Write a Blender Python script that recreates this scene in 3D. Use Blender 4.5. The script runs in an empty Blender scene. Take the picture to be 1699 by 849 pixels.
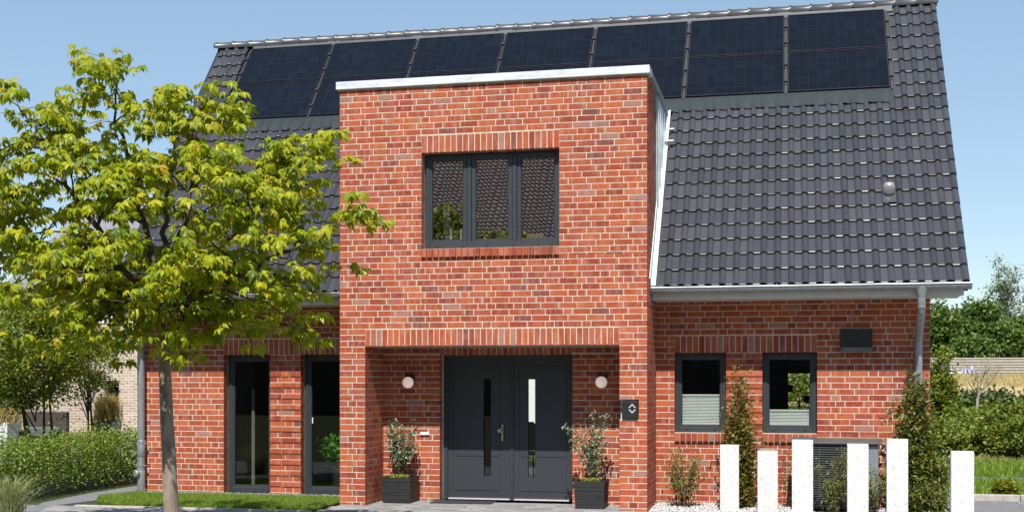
import bpy, bmesh, math, random
import numpy as np
from mathutils import Vector, Matrix

R = math.radians
random.seed(7)
rng = np.random.default_rng(7)
S = bpy.context.scene
C = S.collection

# ------------------------------------------------------------------ camera
PHI, FPX, CAM_Y, CAM_Z, CX, HOR = R(12.578), 2041.47, -17.4625, 1.74, 849.5, 630.0
cam_data = bpy.data.cameras.new('camera')
cam = bpy.data.objects.new('camera', cam_data)
C.objects.link(cam)
cam.location = (0, CAM_Y, CAM_Z)
cam.rotation_euler = (R(90), 0, PHI)
cam_data.sensor_width = 36
cam_data.lens = 36 * FPX / 1699
cam_data.shift_y = (HOR - 424.5) / 1699
cam_data.clip_end = 2000
S.camera = cam
SP, CP = math.sin(PHI), math.cos(PHI)

def depth_point(px, py, D):
    """world point at depth D along the view axis seen at a photo pixel (used to read positions off the photograph)"""
    a, b = (px - CX) / FPX * D, (HOR - py) / FPX * D
    return Vector((-SP * D + CP * a, CAM_Y + CP * D + SP * a, CAM_Z + b))

def ground_point(px, py, z=0.0):
    return depth_point(px, py, FPX * (CAM_Z - z) / (py - HOR))

def depth_of(x, y):
    return -SP * x + CP * (y - CAM_Y)

# ------------------------------------------------------------------ sky, sun, exposure
SUN_EL, SUN_AZ = R(54.7), R(6.5)
W = bpy.data.worlds.new('World'); S.world = W; W.use_nodes = True
wn = W.node_tree.nodes; wl = W.node_tree.links
sky = wn.new('ShaderNodeTexSky'); sky.sky_type = 'NISHITA'; sky.sun_disc = False
sky.sun_elevation = SUN_EL; sky.sun_rotation = R(180) - SUN_AZ
sky.air_density = 1.0; sky.dust_density = 0.0; sky.ozone_density = 1.3
haze_mix = wn.new('ShaderNodeMix'); haze_mix.data_type = 'RGBA'; haze_mix.inputs[0].default_value = .45   # even summer haze over the whole sky
haze_mix.inputs[7].default_value = (2.35, 3.45, 4.45, 1)
wl.new(sky.outputs[0], haze_mix.inputs[6]); wl.new(haze_mix.outputs[2], wn['Background'].inputs[0]); wn['Background'].inputs[1].default_value = 0.12
sd = bpy.data.lights.new('sun', 'SUN'); sd.energy = 5.0; sd.angle = R(0.5); sd.color = (1, .955, .88)
so = bpy.data.objects.new('sun', sd); C.objects.link(so)
SUN = Vector((math.sin(SUN_AZ) * math.cos(SUN_EL), -math.cos(SUN_AZ) * math.cos(SUN_EL), math.sin(SUN_EL)))
so.rotation_euler = SUN.to_track_quat('Z', 'Y').to_euler(); so.location = (0, -30, 40)
S.view_settings.view_transform = 'Standard'; S.view_settings.look = 'None'
S.view_settings.gamma = 1; S.view_settings.exposure = 0.40
S.cycles.transparent_max_bounces = 16
S.cycles.max_bounces = 8

# ------------------------------------------------------------------ materials
def mat(name, base=(.5, .5, .5), rough=.6, metal=0., spec=.5):
    m = bpy.data.materials.new(name); m.use_nodes = True
    b = m.node_tree.nodes['Principled BSDF']
    b.inputs['Base Color'].default_value = (*base, 1); b.inputs['Roughness'].default_value = rough
    b.inputs['Metallic'].default_value = metal; b.inputs['Specular IOR Level'].default_value = spec
    return m, m.node_tree.nodes, m.node_tree.links, b

def noise_node(n, l, vec, scale, detail=4, rough=.55):
    t = n.new('ShaderNodeTexNoise'); t.inputs['Scale'].default_value = scale
    t.inputs['Detail'].default_value = detail; t.inputs['Roughness'].default_value = rough
    if vec is not None: l.new(vec, t.inputs['Vector'])
    return t.outputs['Fac']

def ramp(n, l, fac, stops, interp='LINEAR'):
    r = n.new('ShaderNodeValToRGB'); r.color_ramp.interpolation = interp
    e = r.color_ramp.elements
    while len(e) < len(stops): e.new(.5)
    for i, (p, c) in enumerate(stops):
        e[i].position = p; e[i].color = (*c, 1)
    l.new(fac, r.inputs[0]); return r.outputs[0]

def mixc(n, l, fac, a, b, mode='MIX'):
    x = n.new('ShaderNodeMix'); x.data_type = 'RGBA'; x.blend_type = mode
    for s, v in ((x.inputs[0], fac), (x.inputs[6], a), (x.inputs[7], b)):
        if hasattr(v, 'links') or hasattr(v, 'is_output'): l.new(v, s)
        elif isinstance(v, tuple): s.default_value = (*v, 1)
        else: s.default_value = v
    return x.outputs[2]

def position(n): return n.new('ShaderNodeNewGeometry').outputs['Position']
def mapping(n, l, vec, scale):
    m = n.new('ShaderNodeMapping'); l.new(vec, m.inputs[0]); m.inputs['Scale'].default_value = scale
    return m.outputs[0]
def bump(n, l, b, h, strength, dist=.01):
    x = n.new('ShaderNodeBump'); x.inputs['Strength'].default_value = strength
    x.inputs['Distance'].default_value = dist; l.new(h, x.inputs['Height']); l.new(x.outputs[0], b.inputs['Normal'])
def math_node(n, l, op, a, b=None):
    x = n.new('ShaderNodeMath'); x.operation = op
    for i, v in enumerate((a, b)):
        if v is None: continue
        if isinstance(v, (int, float)): x.inputs[i].default_value = v
        else: l.new(v, x.inputs[i])
    return x.outputs[0]

def varied(name, base, rough=.6, metal=0, var=.25, scale=6, bumps=0., bscale=60, spec=.5, stretch=(1, 1, 1)):
    """plain material with soft tonal variation and fine relief"""
    m, n, l, b = mat(name, base, rough, metal, spec)
    p = mapping(n, l, position(n), stretch)
    f = noise_node(n, l, p, scale, 5, .6)
    lo = tuple(max(0, c * (1 - var)) for c in base); hi = tuple(min(1, c * (1 + var)) for c in base)
    l.new(ramp(n, l, f, [(.3, lo), (.7, hi)]), b.inputs['Base Color'])
    rr = n.new('ShaderNodeMapRange'); l.new(f, rr.inputs[0]); rr.inputs[3].default_value = rough * .85; rr.inputs[4].default_value = min(1, rough * 1.15)
    l.new(rr.outputs[0], b.inputs['Roughness'])
    if bumps: bump(n, l, b, noise_node(n, l, p, bscale, 3), bumps, .004)
    return m

def brick_material(name, single):
    m, n, l, b = mat(name, (.4, .08, .04), .82, 0, .25)
    if single: rnd = n.new('ShaderNodeObjectInfo').outputs['Random']
    else: rnd = n.new('ShaderNodeNewGeometry').outputs['Random Per Island']
    col = ramp(n, l, rnd, [(0, (.40, .083, .036)), (.14, (.44, .098, .040)), (.27, (.335, .066, .032)), (.38, (.46, .113, .046)),
                           (.49, (.40, .080, .038)), (.60, (.50, .126, .052)), (.68, (.29, .055, .034)), (.78, (.42, .112, .066)),
                           (.86, (.37, .086, .056)), (.94, (.23, .072, .060)), (.97, (.37, .185, .155))], 'CONSTANT')
    off = n.new('ShaderNodeVectorMath'); off.operation = 'ADD'
    l.new(position(n), off.inputs[0])
    k = math_node(n, l, 'MULTIPLY', rnd, 173.0)
    cb = n.new('ShaderNodeCombineXYZ'); l.new(k, cb.inputs[0]); l.new(k, cb.inputs[2]); l.new(cb.outputs[0], off.inputs[1])
    v = off.outputs[0]
    bands = noise_node(n, l, mapping(n, l, v, (1, 1, .25)), 13, 3, .6)
    c1 = mixc(n, l, ramp(n, l, bands, [(.48, (0, 0, 0)), (.68, (.6, .6, .6))]), col, (.52, .225, .15))
    dark = noise_node(n, l, mapping(n, l, v, (1, 1, 2.2)), 22, 4, .65)
    c2 = mixc(n, l, ramp(n, l, dark, [(.58, (0, 0, 0)), (.68, (.85, .85, .85))]), c1, (.13, .035, .03))
    fine = noise_node(n, l, v, 130, 3, .6)
    c3 = mixc(n, l, .35, c2, ramp(n, l, fine, [(.3, (.45, .45, .45)), (.7, (1.25, 1.25, 1.25))]), 'MULTIPLY')
    big = noise_node(n, l, position(n), .9, 4, .6)
    c3 = mixc(n, l, 1., c3, ramp(n, l, big, [(.3, (.90, .88, .88)), (.7, (1.06, 1.07, 1.07))]), 'MULTIPLY')
    l.new(c3, b.inputs['Base Color'])
    h = math_node(n, l, 'ADD', noise_node(n, l, mapping(n, l, v, (1, 1, 1.6)), 45, 4, .6), math_node(n, l, 'MULTIPLY', fine, .4))
    bump(n, l, b, h, .6, .006)
    return m

def leaf_material(name, cols, single=False, trans=.35, rough=.5, spec=.4):
    m, n, l, b = mat(name, cols[0], rough, 0, spec)
    if single: rnd = n.new('ShaderNodeObjectInfo').outputs['Random']
    else: rnd = n.new('ShaderNodeNewGeometry').outputs['Random Per Island']
    k = len(cols)
    col = ramp(n, l, rnd, [(i / max(1, k - 1), c) for i, c in enumerate(cols)])
    l.new(col, b.inputs['Base Color'])
    t = n.new('ShaderNodeBsdfTranslucent'); mx = n.new('ShaderNodeMixShader')
    l.new(mixc(n, l, 1., col, (1.35, 1.35, .6), 'MULTIPLY'), t.inputs[0])
    mx.inputs[0].default_value = trans
    l.new(b.outputs[0], mx.inputs[1]); l.new(t.outputs[0], mx.inputs[2])
    l.new(mx.outputs[0], n['Material Output'].inputs[0])
    return m

def glass_material(name, r0=.05, wave=.0, tint=(.93, .95, .94)):
    """window pane: reflects more at a glancing angle (Schlick), otherwise lets light through"""
    m = bpy.data.materials.new(name); m.use_nodes = True
    n, l = m.node_tree.nodes, m.node_tree.links
    n.remove(n['Principled BSDF'])
    t = n.new('ShaderNodeBsdfTransparent'); t.inputs[0].default_value = (*tint, 1)
    g = n.new('ShaderNodeBsdfGlossy'); g.inputs['Roughness'].default_value = 0.0
    lw = n.new('ShaderNodeLayerWeight'); lw.inputs[0].default_value = .5
    p5 = math_node(n, l, 'POWER', lw.outputs['Facing'], 5.0)
    f = math_node(n, l, 'ADD', math_node(n, l, 'MULTIPLY', p5, 1 - r0), r0)
    mx = n.new('ShaderNodeMixShader'); l.new(f, mx.inputs[0])
    l.new(t.outputs[0], mx.inputs[1]); l.new(g.outputs[0], mx.inputs[2])
    l.new(mx.outputs[0], n['Material Output'].inputs[0])
    if wave:
        x = n.new('ShaderNodeBump'); x.inputs['Strength'].default_value = 1; x.inputs['Distance'].default_value = wave
        l.new(noise_node(n, l, mapping(n, l, position(n), (1.6, 1, .8)), 2.2, 0, .4), x.inputs['Height']); l.new(x.outputs[0], g.inputs['Normal'])
    return m

M = {}
M['brick_single'] = brick_material('fired_brick_single', True)
M['brick'] = brick_material('fired_brick', False)
M['mortar'] = varied('mortar', (.58, .495, .395), .95, 0, .18, 9, .5, 160, .2)
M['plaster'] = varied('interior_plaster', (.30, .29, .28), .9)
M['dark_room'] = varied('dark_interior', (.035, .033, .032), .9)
M['floor_in'] = varied('interior_floor', (.12, .09, .07), .5)
M['white_render'] = varied('white_render', (.78, .79, .76), .9, 0, .05)
M['zinc'] = varied('galvanised_zinc', (.34, .365, .385), .42, .5, .18, 18, .08, 40, .5, (1, 1, .35))
M['zinc_bright'] = varied('bright_zinc_capping', (.70, .72, .74), .5, .35, .22, 3, .05, 30, .5, (1, 1, 4))
M['zinc_cheek'] = varied('standing_seam_zinc', (.50, .57, .60), .45, .55, .22, 7, .05, 30, .5, (1, 5, .5))
M['zinc_flash'] = varied('zinc_slope_flashing', (.50, .56, .585), .5, .3, .2, 4, .05, 30, .5, (1, 2, .6))
M['vent'] = varied('grey_vent_cap', (.34, .335, .34), .3, .3)
M['apron'] = varied('lead_apron', (.022, .032, .036), .65, 0, .2, 8, .1, 40, .25)
M['fascia'] = varied('fascia_board', (.66, .66, .64), .55, 0, .05)
M['frame'] = varied('anthracite_frame', (.037, .044, .052), .42, 0, .06, 20, .05, 300)
M['door'] = varied('anthracite_door', (.036, .042, .051), .45, 0, .05, 20, .08, 400)
M['seal'] = varied('black_seal', (.012, .012, .013), .5)
M['steel'] = varied('brushed_steel', (.55, .54, .51), .3, .9, .1, 30)
M['silver'] = varied('silver_threshold', (.75, .75, .74), .4, .3, .05)
M['black'] = varied('black_plastic', (.014, .014, .015), .5, 0, .15, 30)
M['black_lip'] = varied('grey_metal_lip', (.16, .15, .145), .45, .3)
M['opal'] = varied('opal_glass', (.86, .74, .68), .3, 0, .02)
_b = M['opal'].node_tree.nodes['Principled BSDF']; _b.inputs['Emission Color'].default_value = (1, .80, .70, 1); _b.inputs['Emission Strength'].default_value = .30
M['white'] = varied('white_plastic', (.8, .8, .8), .4, 0, .03)
M['glass'] = glass_material('window_glass', .045, .0004, (.92, .94, .93))
M['glass_up'] = glass_material('coated_window_glass', .24, .00038, (.78, .80, .78))
M['blind'] = varied('pleated_blind', (.62, .64, .62), .8, 0, .04)
M['curtain'] = varied('net_curtain', (.20, .19, .185), .9, 0, .08)
M['pot'] = varied('black_cube_pot', (.020, .020, .022), .55, 0, .35, 16, .6, 60, .5, (.6, .6, 6))
M['soil'] = varied('soil', (.05, .035, .025), .95, 0, .4, 30, .5, 60)
M['bark'] = varied('grey_brown_bark', (.27, .21, .17), .9, 0, .45, 9, .9, 55, .2, (1.5, 1.5, .5))
M['bark_dark'] = varied('dark_bark', (.075, .055, .042), .9, 0, .4, 14, .6, 60, .2)
M['bark_pale'] = varied('pale_twig', (.34, .29, .24), .9, 0, .2)
M['unit'] = varied('heat_pump_grey', (.085, .088, .093), .45, .1, .06, 20)
M['unit_panel'] = varied('heat_pump_light_panel', (.26, .28, .31), .4, .3, .05)
M['rattan'] = varied('dark_rattan', (.065, .05, .044), .7, 0, .3, 30, .6, 90)
M['cushion'] = varied('grey_cushion', (.11, .125, .14), .9)
M['candle'] = varied('candle_wax', (.82, .84, .78), .5, 0, .02)
M['wood'] = varied('pale_wood', (.55, .33, .12), .6, 0, .2, 12, .2, 60, .4, (1, 1, 6))
M['kerb'] = varied('concrete_kerb', (.42, .39, .36), .9, 0, .2, 12, .4, 90)
M['stone_edge'] = varied('grey_stone_edging', (.26, .26, .28), .9, 0, .5, 16, .8, 40)
M['zinc_pot'] = varied('zinc_planter', (.085, .095, .11), .5, .3, .15)
M['white_pot'] = varied('white_planter', (.66, .67, .68), .7, 0, .06)
M['barrier'] = varied('timber_barrier', (.33, .28, .23), .9, 0, .15, 3)
M['barrier_rib'] = varied('timber_barrier_rib', (.52, .45, .37), .9, 0, .1, 3)
M['concrete'] = varied('pale_concrete', (.62, .59, .54), .9, 0, .1, 2)
M['graffiti'] = varied('lilac_white_paint', (.66, .66, .82), .7, 0, .08)
M['graffiti_edge'] = varied('grey_blue_paint', (.22, .23, .31), .7, 0, .1)
M['grey_roof'] = varied('grey_concrete_roof', (.20, .20, .22), .7, 0, .2, 8)
M['brown_tile'] = varied('brown_roof_tile', (.60, .41, .36), .7, 0, .3, 5, .2, 20)
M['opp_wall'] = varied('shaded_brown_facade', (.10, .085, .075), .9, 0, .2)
M['shutter'] = varied('pale_blue_shutter', (.50, .58, .66), .6)
M['mat'] = varied('dark_doormat', (.03, .03, .032), .95, 0, .3, 80, .6, 300)

# roof tile: satin anthracite engobe with a faint per tile tone
def tile_material(name, single):
    m, n, l, b = mat(name, (.035, .036, .042), .38, 0, .55)
    rnd = n.new('ShaderNodeObjectInfo').outputs['Random'] if single else n.new('ShaderNodeNewGeometry').outputs['Random Per Island']
    col = ramp(n, l, rnd, [(0, (.044, .045, .054)), (.5, (.054, .055, .065)), (1, (.064, .064, .075))])
    f = noise_node(n, l, position(n), 14, 5, .65)
    c2 = mixc(n, l, ramp(n, l, f, [(.58, (0, 0, 0)), (.78, (.4, .4, .4))]), col, (.13, .125, .12))
    l.new(c2, b.inputs['Base Color'])
    b.inputs['Roughness'].default_value = .31; b.inputs['Specular IOR Level'].default_value = .40
    bump(n, l, b, noise_node(n, l, position(n), 120, 3), .05, .002)
    return m
M['tile_single'] = tile_material('engobed_tile_single', True)
M['tile'] = tile_material('engobed_tile', False)
M['ridge'] = varied('ridge_tile_engobe', (.062, .060, .066), .36, .05, .15, 10, .1, 90)

def pv_material():
    m, n, l, b = mat('solar_cells', (.01, .014, .03), .16, 0, .30)
    tc = n.new('ShaderNodeTexCoord').outputs['Object']
    sc = mapping(n, l, tc, (1 / .1465, 1 / .151, 1))
    fl = n.new('ShaderNodeVectorMath'); fl.operation = 'FLOOR'; l.new(sc, fl.inputs[0])
    rv = n.new('ShaderNodeObjectInfo').outputs['Random']
    ad = n.new('ShaderNodeVectorMath'); ad.operation = 'ADD'; l.new(fl.outputs[0], ad.inputs[0])
    cb = n.new('ShaderNodeCombineXYZ'); l.new(math_node(n, l, 'MULTIPLY', rv, 57.), cb.inputs[2]); l.new(cb.outputs[0], ad.inputs[1])
    wh = n.new('ShaderNodeTexWhiteNoise'); l.new(ad.outputs[0], wh.inputs['Vector'])
    col = ramp(n, l, wh.outputs['Value'], [(0, (.0032, .0040, .0075)), (.45, (.0037, .0047, .009)), (.8, (.0045, .006, .011)), (1, (.006, .0078, .014))])
    fr = n.new('ShaderNodeVectorMath'); fr.operation = 'FRACTION'; l.new(sc, fr.inputs[0])
    sx = n.new('ShaderNodeSeparateXYZ'); l.new(fr.outputs[0], sx.inputs[0])
    g1 = math_node(n, l, 'LESS_THAN', sx.outputs[0], .035); g2 = math_node(n, l, 'LESS_THAN', sx.outputs[1], .035)
    gg = math_node(n, l, 'MAXIMUM', g1, g2)
    l.new(mixc(n, l, math_node(n, l, 'MULTIPLY', gg, .4), col, (.022, .028, .042)), b.inputs['Base Color'])
    return m
M['pv'] = pv_material()
M['flash'] = varied('grey_flashing', (.085, .09, .095), .5, .3, .15, 4)
M['pv_frame'] = varied('solar_frame_black', (.016, .018, .022), .4, .3)
M['pv_rail'] = varied('solar_rail_grey', (.035, .038, .042), .5, .2)

def stele_material():
    m, n, l, b = mat('white_terrazzo', (.8, .8, .8), .8, 0, .3)
    p = position(n)
    v = n.new('ShaderNodeTexVoronoi'); v.inputs['Scale'].default_value = 62; l.new(p, v.inputs['Vector'])
    keep = n.new('ShaderNodeTexWhiteNoise'); l.new(v.outputs['Color'], keep.inputs['Vector'])
    spot = math_node(n, l, 'MULTIPLY', math_node(n, l, 'LESS_THAN', v.outputs['Distance'], .42), math_node(n, l, 'GREATER_THAN', keep.outputs['Value'], .74))
    tone = ramp(n, l, keep.outputs['Value'], [(.72, (.60, .59, .57)), (.9, (.47, .46, .44)), (1, (.27, .26, .25))])
    base = ramp(n, l, noise_node(n, l, p, 9, 5), [(.3, (.66, .655, .64)), (.7, (.75, .745, .735))])
    l.new(mixc(n, l, spot, base, tone), b.inputs['Base Color'])
    bump(n, l, b, noise_node(n, l, p, 180, 3), .35, .003)
    return m
M['stele'] = stele_material()

def ground_material(name, stops, scale, bscale=80, bs=.6, rough=.95):
    m, n, l, b = mat(name, stops[0][1], rough, 0, .2)
    p = position(n)
    f = noise_node(n, l, p, scale, 8, .65)
    l.new(ramp(n, l, f, stops), b.inputs['Base Color'])
    bump(n, l, b, noise_node(n, l, p, bscale, 4), bs, .02)
    return m
M['ground'] = ground_material('meadow_soil', [(.35, (.04, .06, .018)), (.5, (.06, .075, .025)), (.68, (.10, .085, .04))], .6)
M['dry'] = ground_material('dry_grass_bank', [(.3, (.34, .25, .12)), (.55, (.46, .35, .18)), (.75, (.36, .31, .13))], .5)
M['turf'] = ground_material('turf', [(.3, (.045, .09, .012)), (.6, (.08, .13, .02)), (.8, (.13, .15, .035))], 3)
M['asphalt'] = ground_material('pale_asphalt', [(.3, (.17, .17, .18)), (.7, (.23, .23, .235))], 5, 200, .5)
M['street'] = ground_material('dark_asphalt', [(.3, (.05, .05, .052)), (.7, (.075, .075, .076))], 5, 200, .5)
M['gravel_bed'] = ground_material('gravel_bed', [(.3, (.20, .19, .18)), (.7, (.42, .41, .40))], 40, 120, .8)

def paver_material(name, single):
    m, n, l, b = mat(name, (.3, .3, .3), .85, 0, .3)
    rnd = n.new('ShaderNodeObjectInfo').outputs['Random'] if single else n.new('ShaderNodeNewGeometry').outputs['Random Per Island']
    p = position(n)
    col = ramp(n, l, rnd, [(0, (.19, .185, .185)), (.35, (.26, .255, .25)), (.7, (.31, .305, .30)), (1, (.22, .215, .22))])
    f = noise_node(n, l, mapping(n, l, p, (1, 2.5, 1)), 7, 6, .65)
    l.new(mixc(n, l, .75, col, ramp(n, l, f, [(.32, (.62, .62, .64)), (.68, (1.3, 1.29, 1.27))]), 'MULTIPLY'), b.inputs['Base Color'])
    bump(n, l, b, noise_node(n, l, p, 120, 4), .5, .004)
    return m
M['paver'] = paver_material('concrete_paver', True)
M['paver_mass'] = paver_material('concrete_paver_mass', False)

CH_ = [(.13, .19, .010), (.37, .41, .008), (.19, .26, .010), (.46, .46, .010), (.30, .35, .008), (.48, .45, .014), (.10, .16, .010), (.38, .41, .010), (.20, .27, .010), (.30, .35, .010), (.48, .36, .02)]
M['horse_chestnut'] = leaf_material('chestnut_leaf', CH_, False, .38, .45, .35)
M['horse_chestnut_single'] = leaf_material('chestnut_leaf_single', CH_[:9], True, .38, .45, .35)
M['hedge'] = leaf_material('hedge_leaf', [(.09, .16, .02), (.17, .25, .03), (.28, .33, .05), (.12, .19, .025), (.34, .36, .08)], False, .3)
M['small_tree'] = leaf_material('small_tree_leaf', [(.09, .13, .015), (.17, .22, .02), (.24, .27, .025), (.12, .17, .018), (.34, .32, .025)], False, .3)
M['shrub_olive'] = leaf_material('olive_shrub_leaf', [(.11, .14, .03), (.19, .23, .05), (.27, .30, .08), (.22, .15, .08)], False, .3)
M['hornbeam'] = leaf_material('coppery_leaf', [(.09, .11, .015), (.17, .18, .025), (.26, .23, .04), (.26, .15, .05), (.13, .15, .02)], False, .3)
M['evergreen'] = leaf_material('glossy_evergreen_leaf', [(.06, .10, .015), (.12, .17, .025), (.20, .24, .04), (.22, .16, .05), (.09, .14, .02)], False, .25, .36)
M['eucalyptus'] = leaf_material('grey_green_leaf', [(.12, .17, .10), (.20, .26, .16), (.32, .37, .26), (.14, .20, .09)], False, .25)
M['sedum'] = leaf_material('yellow_green_underplanting', [(.24, .28, .03), (.34, .36, .06)], False, .3)
M['wood_far'] = leaf_material('far_woodland_leaf', [(.08, .13, .035), (.13, .20, .05), (.19, .26, .075), (.10, .16, .04)], False, .25, .7, .15)
M['poplar'] = leaf_material('poplar_leaf', [(.17, .21, .13), (.27, .31, .21), (.13, .17, .08), (.36, .40, .30)], False, .3, .6)
M['thicket'] = leaf_material('thicket_leaf', [(.09, .14, .02), (.16, .22, .03), (.25, .29, .045), (.12, .18, .025), (.30, .28, .06)], False, .3)
M['thicket_dark'] = leaf_material('dark_thicket_leaf', [(.035, .065, .02), (.06, .10, .025), (.10, .13, .03)], False, .25)
M['yellow_bush'] = leaf_material('yellow_bush_leaf', [(.12, .16, .02), (.26, .28, .025), (.34, .33, .03), (.08, .12, .02)], False, .3)
M['grass_blade'] = leaf_material('grass_blade', [(.13, .22, .02), (.18, .28, .03), (.26, .33, .05)], False, .3)
M['grass_variegated'] = leaf_material('variegated_blade', [(.24, .27, .12), (.42, .43, .26), (.16, .21, .06)], False, .3)
M['grass_golden'] = leaf_material('golden_grass_blade', [(.30, .20, .07), (.42, .30, .11), (.25, .20, .06)], False, .3)
M['dry_blade'] = leaf_material('dry_blade', [(.42, .33, .16), (.5, .4, .2), (.34, .31, .12)], False, .3)
M['house_plant'] = leaf_material('house_plant_leaf', [(.05, .20, .02), (.09, .28, .03), (.04, .13, .015)], False, .3)
M['pebble_white'] = leaf_material('white_pebble', [(.45, .44, .43), (.66, .65, .63), (.30, .30, .30), (.72, .71, .69)], False, 0, .8)
M['pebble_grey'] = leaf_material('grey_pebble', [(.22, .22, .23), (.36, .36, .37), (.15, .15, .16)], False, 0, .8)

def beige_brick():
    m, n, l, b = mat('beige_brick_far', (.5, .42, .35), .9, 0, .2)
    bt = n.new('ShaderNodeTexBrick'); tc = n.new('ShaderNodeTexCoord')
    sep = n.new('ShaderNodeSeparateXYZ'); l.new(tc.outputs['Object'], sep.inputs[0])
    cb = n.new('ShaderNodeCombineXYZ'); l.new(math_node(n, l, 'ADD', sep.outputs[0], sep.outputs[1]), cb.inputs[0]); l.new(sep.outputs[2], cb.inputs[1])
    l.new(cb.outputs[0], bt.inputs['Vector']); bt.inputs['Scale'].default_value = 1
    bt.inputs['Brick Width'].default_value = .25; bt.inputs['Row Height'].default_value = .083; bt.inputs['Mortar Size'].default_value = .009
    bt.inputs['Color1'].default_value = (.50, .40, .32, 1); bt.inputs['Color2'].default_value = (.34, .245, .19, 1); bt.inputs['Mortar'].default_value = (.62, .56, .50, 1)
    l.new(bt.outputs['Color'], b.inputs['Base Color']); bump(n, l, b, bt.outputs['Fac'], -.6, .006)
    return m
M['beige_brick'] = beige_brick()

# ------------------------------------------------------------------ builders
def base_loc(o):
    v = Vector((0, 0, 0))
    while o is not None: v = v + o.location; o = o.parent
    return v

class Mesh:
    """collects world-space pieces and links them as ONE object"""
    def __init__(s): s.v = []; s.f = []; s.mi = []; s.cur = 0
    def face(s, *idx): s.f.append(tuple(idx)); s.mi.append(s.cur)
    def box(s, x0, x1, y0, y1, z0, z1):
        b = len(s.v)
        s.v += [(x, y, z) for z in (z0, z1) for y in (y0, y1) for x in (x0, x1)]
        for q in ((0, 2, 3, 1), (4, 5, 7, 6), (0, 1, 5, 4), (1, 3, 7, 5), (3, 2, 6, 7), (2, 0, 4, 6)): s.face(*[b + i for i in q])
        return s
    def hexa(s, pts):
        b = len(s.v); s.v += [tuple(p) for p in pts]
        for q in ((0, 2, 3, 1), (4, 5, 7, 6), (0, 1, 5, 4), (1, 3, 7, 5), (3, 2, 6, 7), (2, 0, 4, 6)): s.face(*[b + i for i in q])
        return s
    def prism(s, poly, axis, a, c):
        """polygon in the plane across an axis, extruded from a to c"""
        b = len(s.v); n = len(poly)
        for t in (a, c):
            for (p, q) in poly:
                s.v.append({'x': (t, p, q), 'y': (p, t, q), 'z': (p, q, t)}[axis])
        for i in range(n): s.face(b + i, b + (i + 1) % n, b + n + (i + 1) % n, b + n + i)
        s.face(*[b + i for i in range(n)][::-1]); s.face(*[b + n + i for i in range(n)])
        return s
    def tube(s, path, radii, n=8, cap=True):
        path = [Vector(p) for p in path]; b = len(s.v)
        up = None
        for i, p in enumerate(path):
            d = (path[min(i + 1, len(path) - 1)] - path[max(i - 1, 0)])
            d = d.normalized() if d.length > 1e-9 else Vector((0, 0, 1))
            if up is None: up = d.orthogonal().normalized()
            up = (up - d * up.dot(d)); up = up.normalized() if up.length > 1e-6 else d.orthogonal().normalized()
            w = d.cross(up); r = radii[i] if isinstance(radii, (list, tuple)) else radii
            for k in range(n):
                a = 2 * math.pi * k / n
                s.v.append(tuple(p + (up * math.cos(a) + w * math.sin(a)) * r))
        for i in range(len(path) - 1):
            for k in range(n):
                s.face(b + i * n + k, b + i * n + (k + 1) % n, b + (i + 1) * n + (k + 1) % n, b + (i + 1) * n + k)
        if cap:
            s.face(*[b + k for k in range(n)][::-1]); e = b + (len(path) - 1) * n; s.face(*[e + k for k in range(n)])
        return s
    def lathe(s, o, prof, n=16, axis=Vector((0, 0, 1))):
        o = Vector(o); axis = Vector(axis).normalized(); u = axis.orthogonal().normalized(); w = axis.cross(u); b = len(s.v)
        for (r, h) in prof:
            for k in range(n):
                a = 2 * math.pi * k / n; s.v.append(tuple(o + axis * h + (u * math.cos(a) + w * math.sin(a)) * max(r, 1e-4)))
        for i in range(len(prof) - 1):
            for k in range(n):
                s.face(b + i * n + k, b + i * n + (k + 1) % n, b + (i + 1) * n + (k + 1) % n, b + (i + 1) * n + k)
        s.face(*[b + k for k in range(n)][::-1]); e = b + (len(prof) - 1) * n; s.face(*[e + k for k in range(n)])
        return s
    def build(s, name, m, parent=None, smooth=False, bevel=0., loc=None):
        me = bpy.data.meshes.new(name)
        o = bpy.data.objects.new(name, me)
        off = base_loc(parent) if parent is not None else Vector((0, 0, 0))
        if loc is not None: o.location = Vector(loc) - off; off = Vector(loc)
        me.from_pydata([(x - off.x, y - off.y, z - off.z) for x, y, z in s.v], [], s.f)
        for mm in (m if isinstance(m, list) else [m]): me.materials.append(M[mm])
        if isinstance(m, list): me.polygons.foreach_set('material_index', s.mi)
        if bevel:
            bm = bmesh.new(); bm.from_mesh(me)
            bmesh.ops.recalc_face_normals(bm, faces=bm.faces)
            es = [e for e in bm.edges if e.is_manifold and e.calc_face_angle(0) > .6]
            bmesh.ops.bevel(bm, geom=es, offset=bevel, segments=1, affect='EDGES', clamp_overlap=True)
            bm.to_mesh(me); bm.free()
        if smooth:
            me.polygons.foreach_set('use_smooth', [True] * len(me.polygons))
            try: me.set_sharp_from_angle(angle=R(40))
            except Exception: pass
        me.update()
        C.objects.link(o)
        if parent is not None: o.parent = parent
        return o

def tag(o, label=None, cat=None, group=None, kind=None):
    for k, v in (('label', label), ('category', cat), ('group', group), ('kind', kind)):
        if v: o[k] = v
    return o
def thing(name, label, cat, loc, group=None):
    o = bpy.data.objects.new(name, None); C.objects.link(o); o.location = loc
    o.empty_display_size = .2
    return tag(o, label, cat, group)
def stuff(o): o['kind'] = 'stuff'; return o
def structure(o): o['kind'] = 'structure'; return o
def copy_part(o, parent, loc=None):
    c = o.copy(); C.objects.link(c); c.parent = parent
    if loc is not None: c.location = loc
    return c

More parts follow.
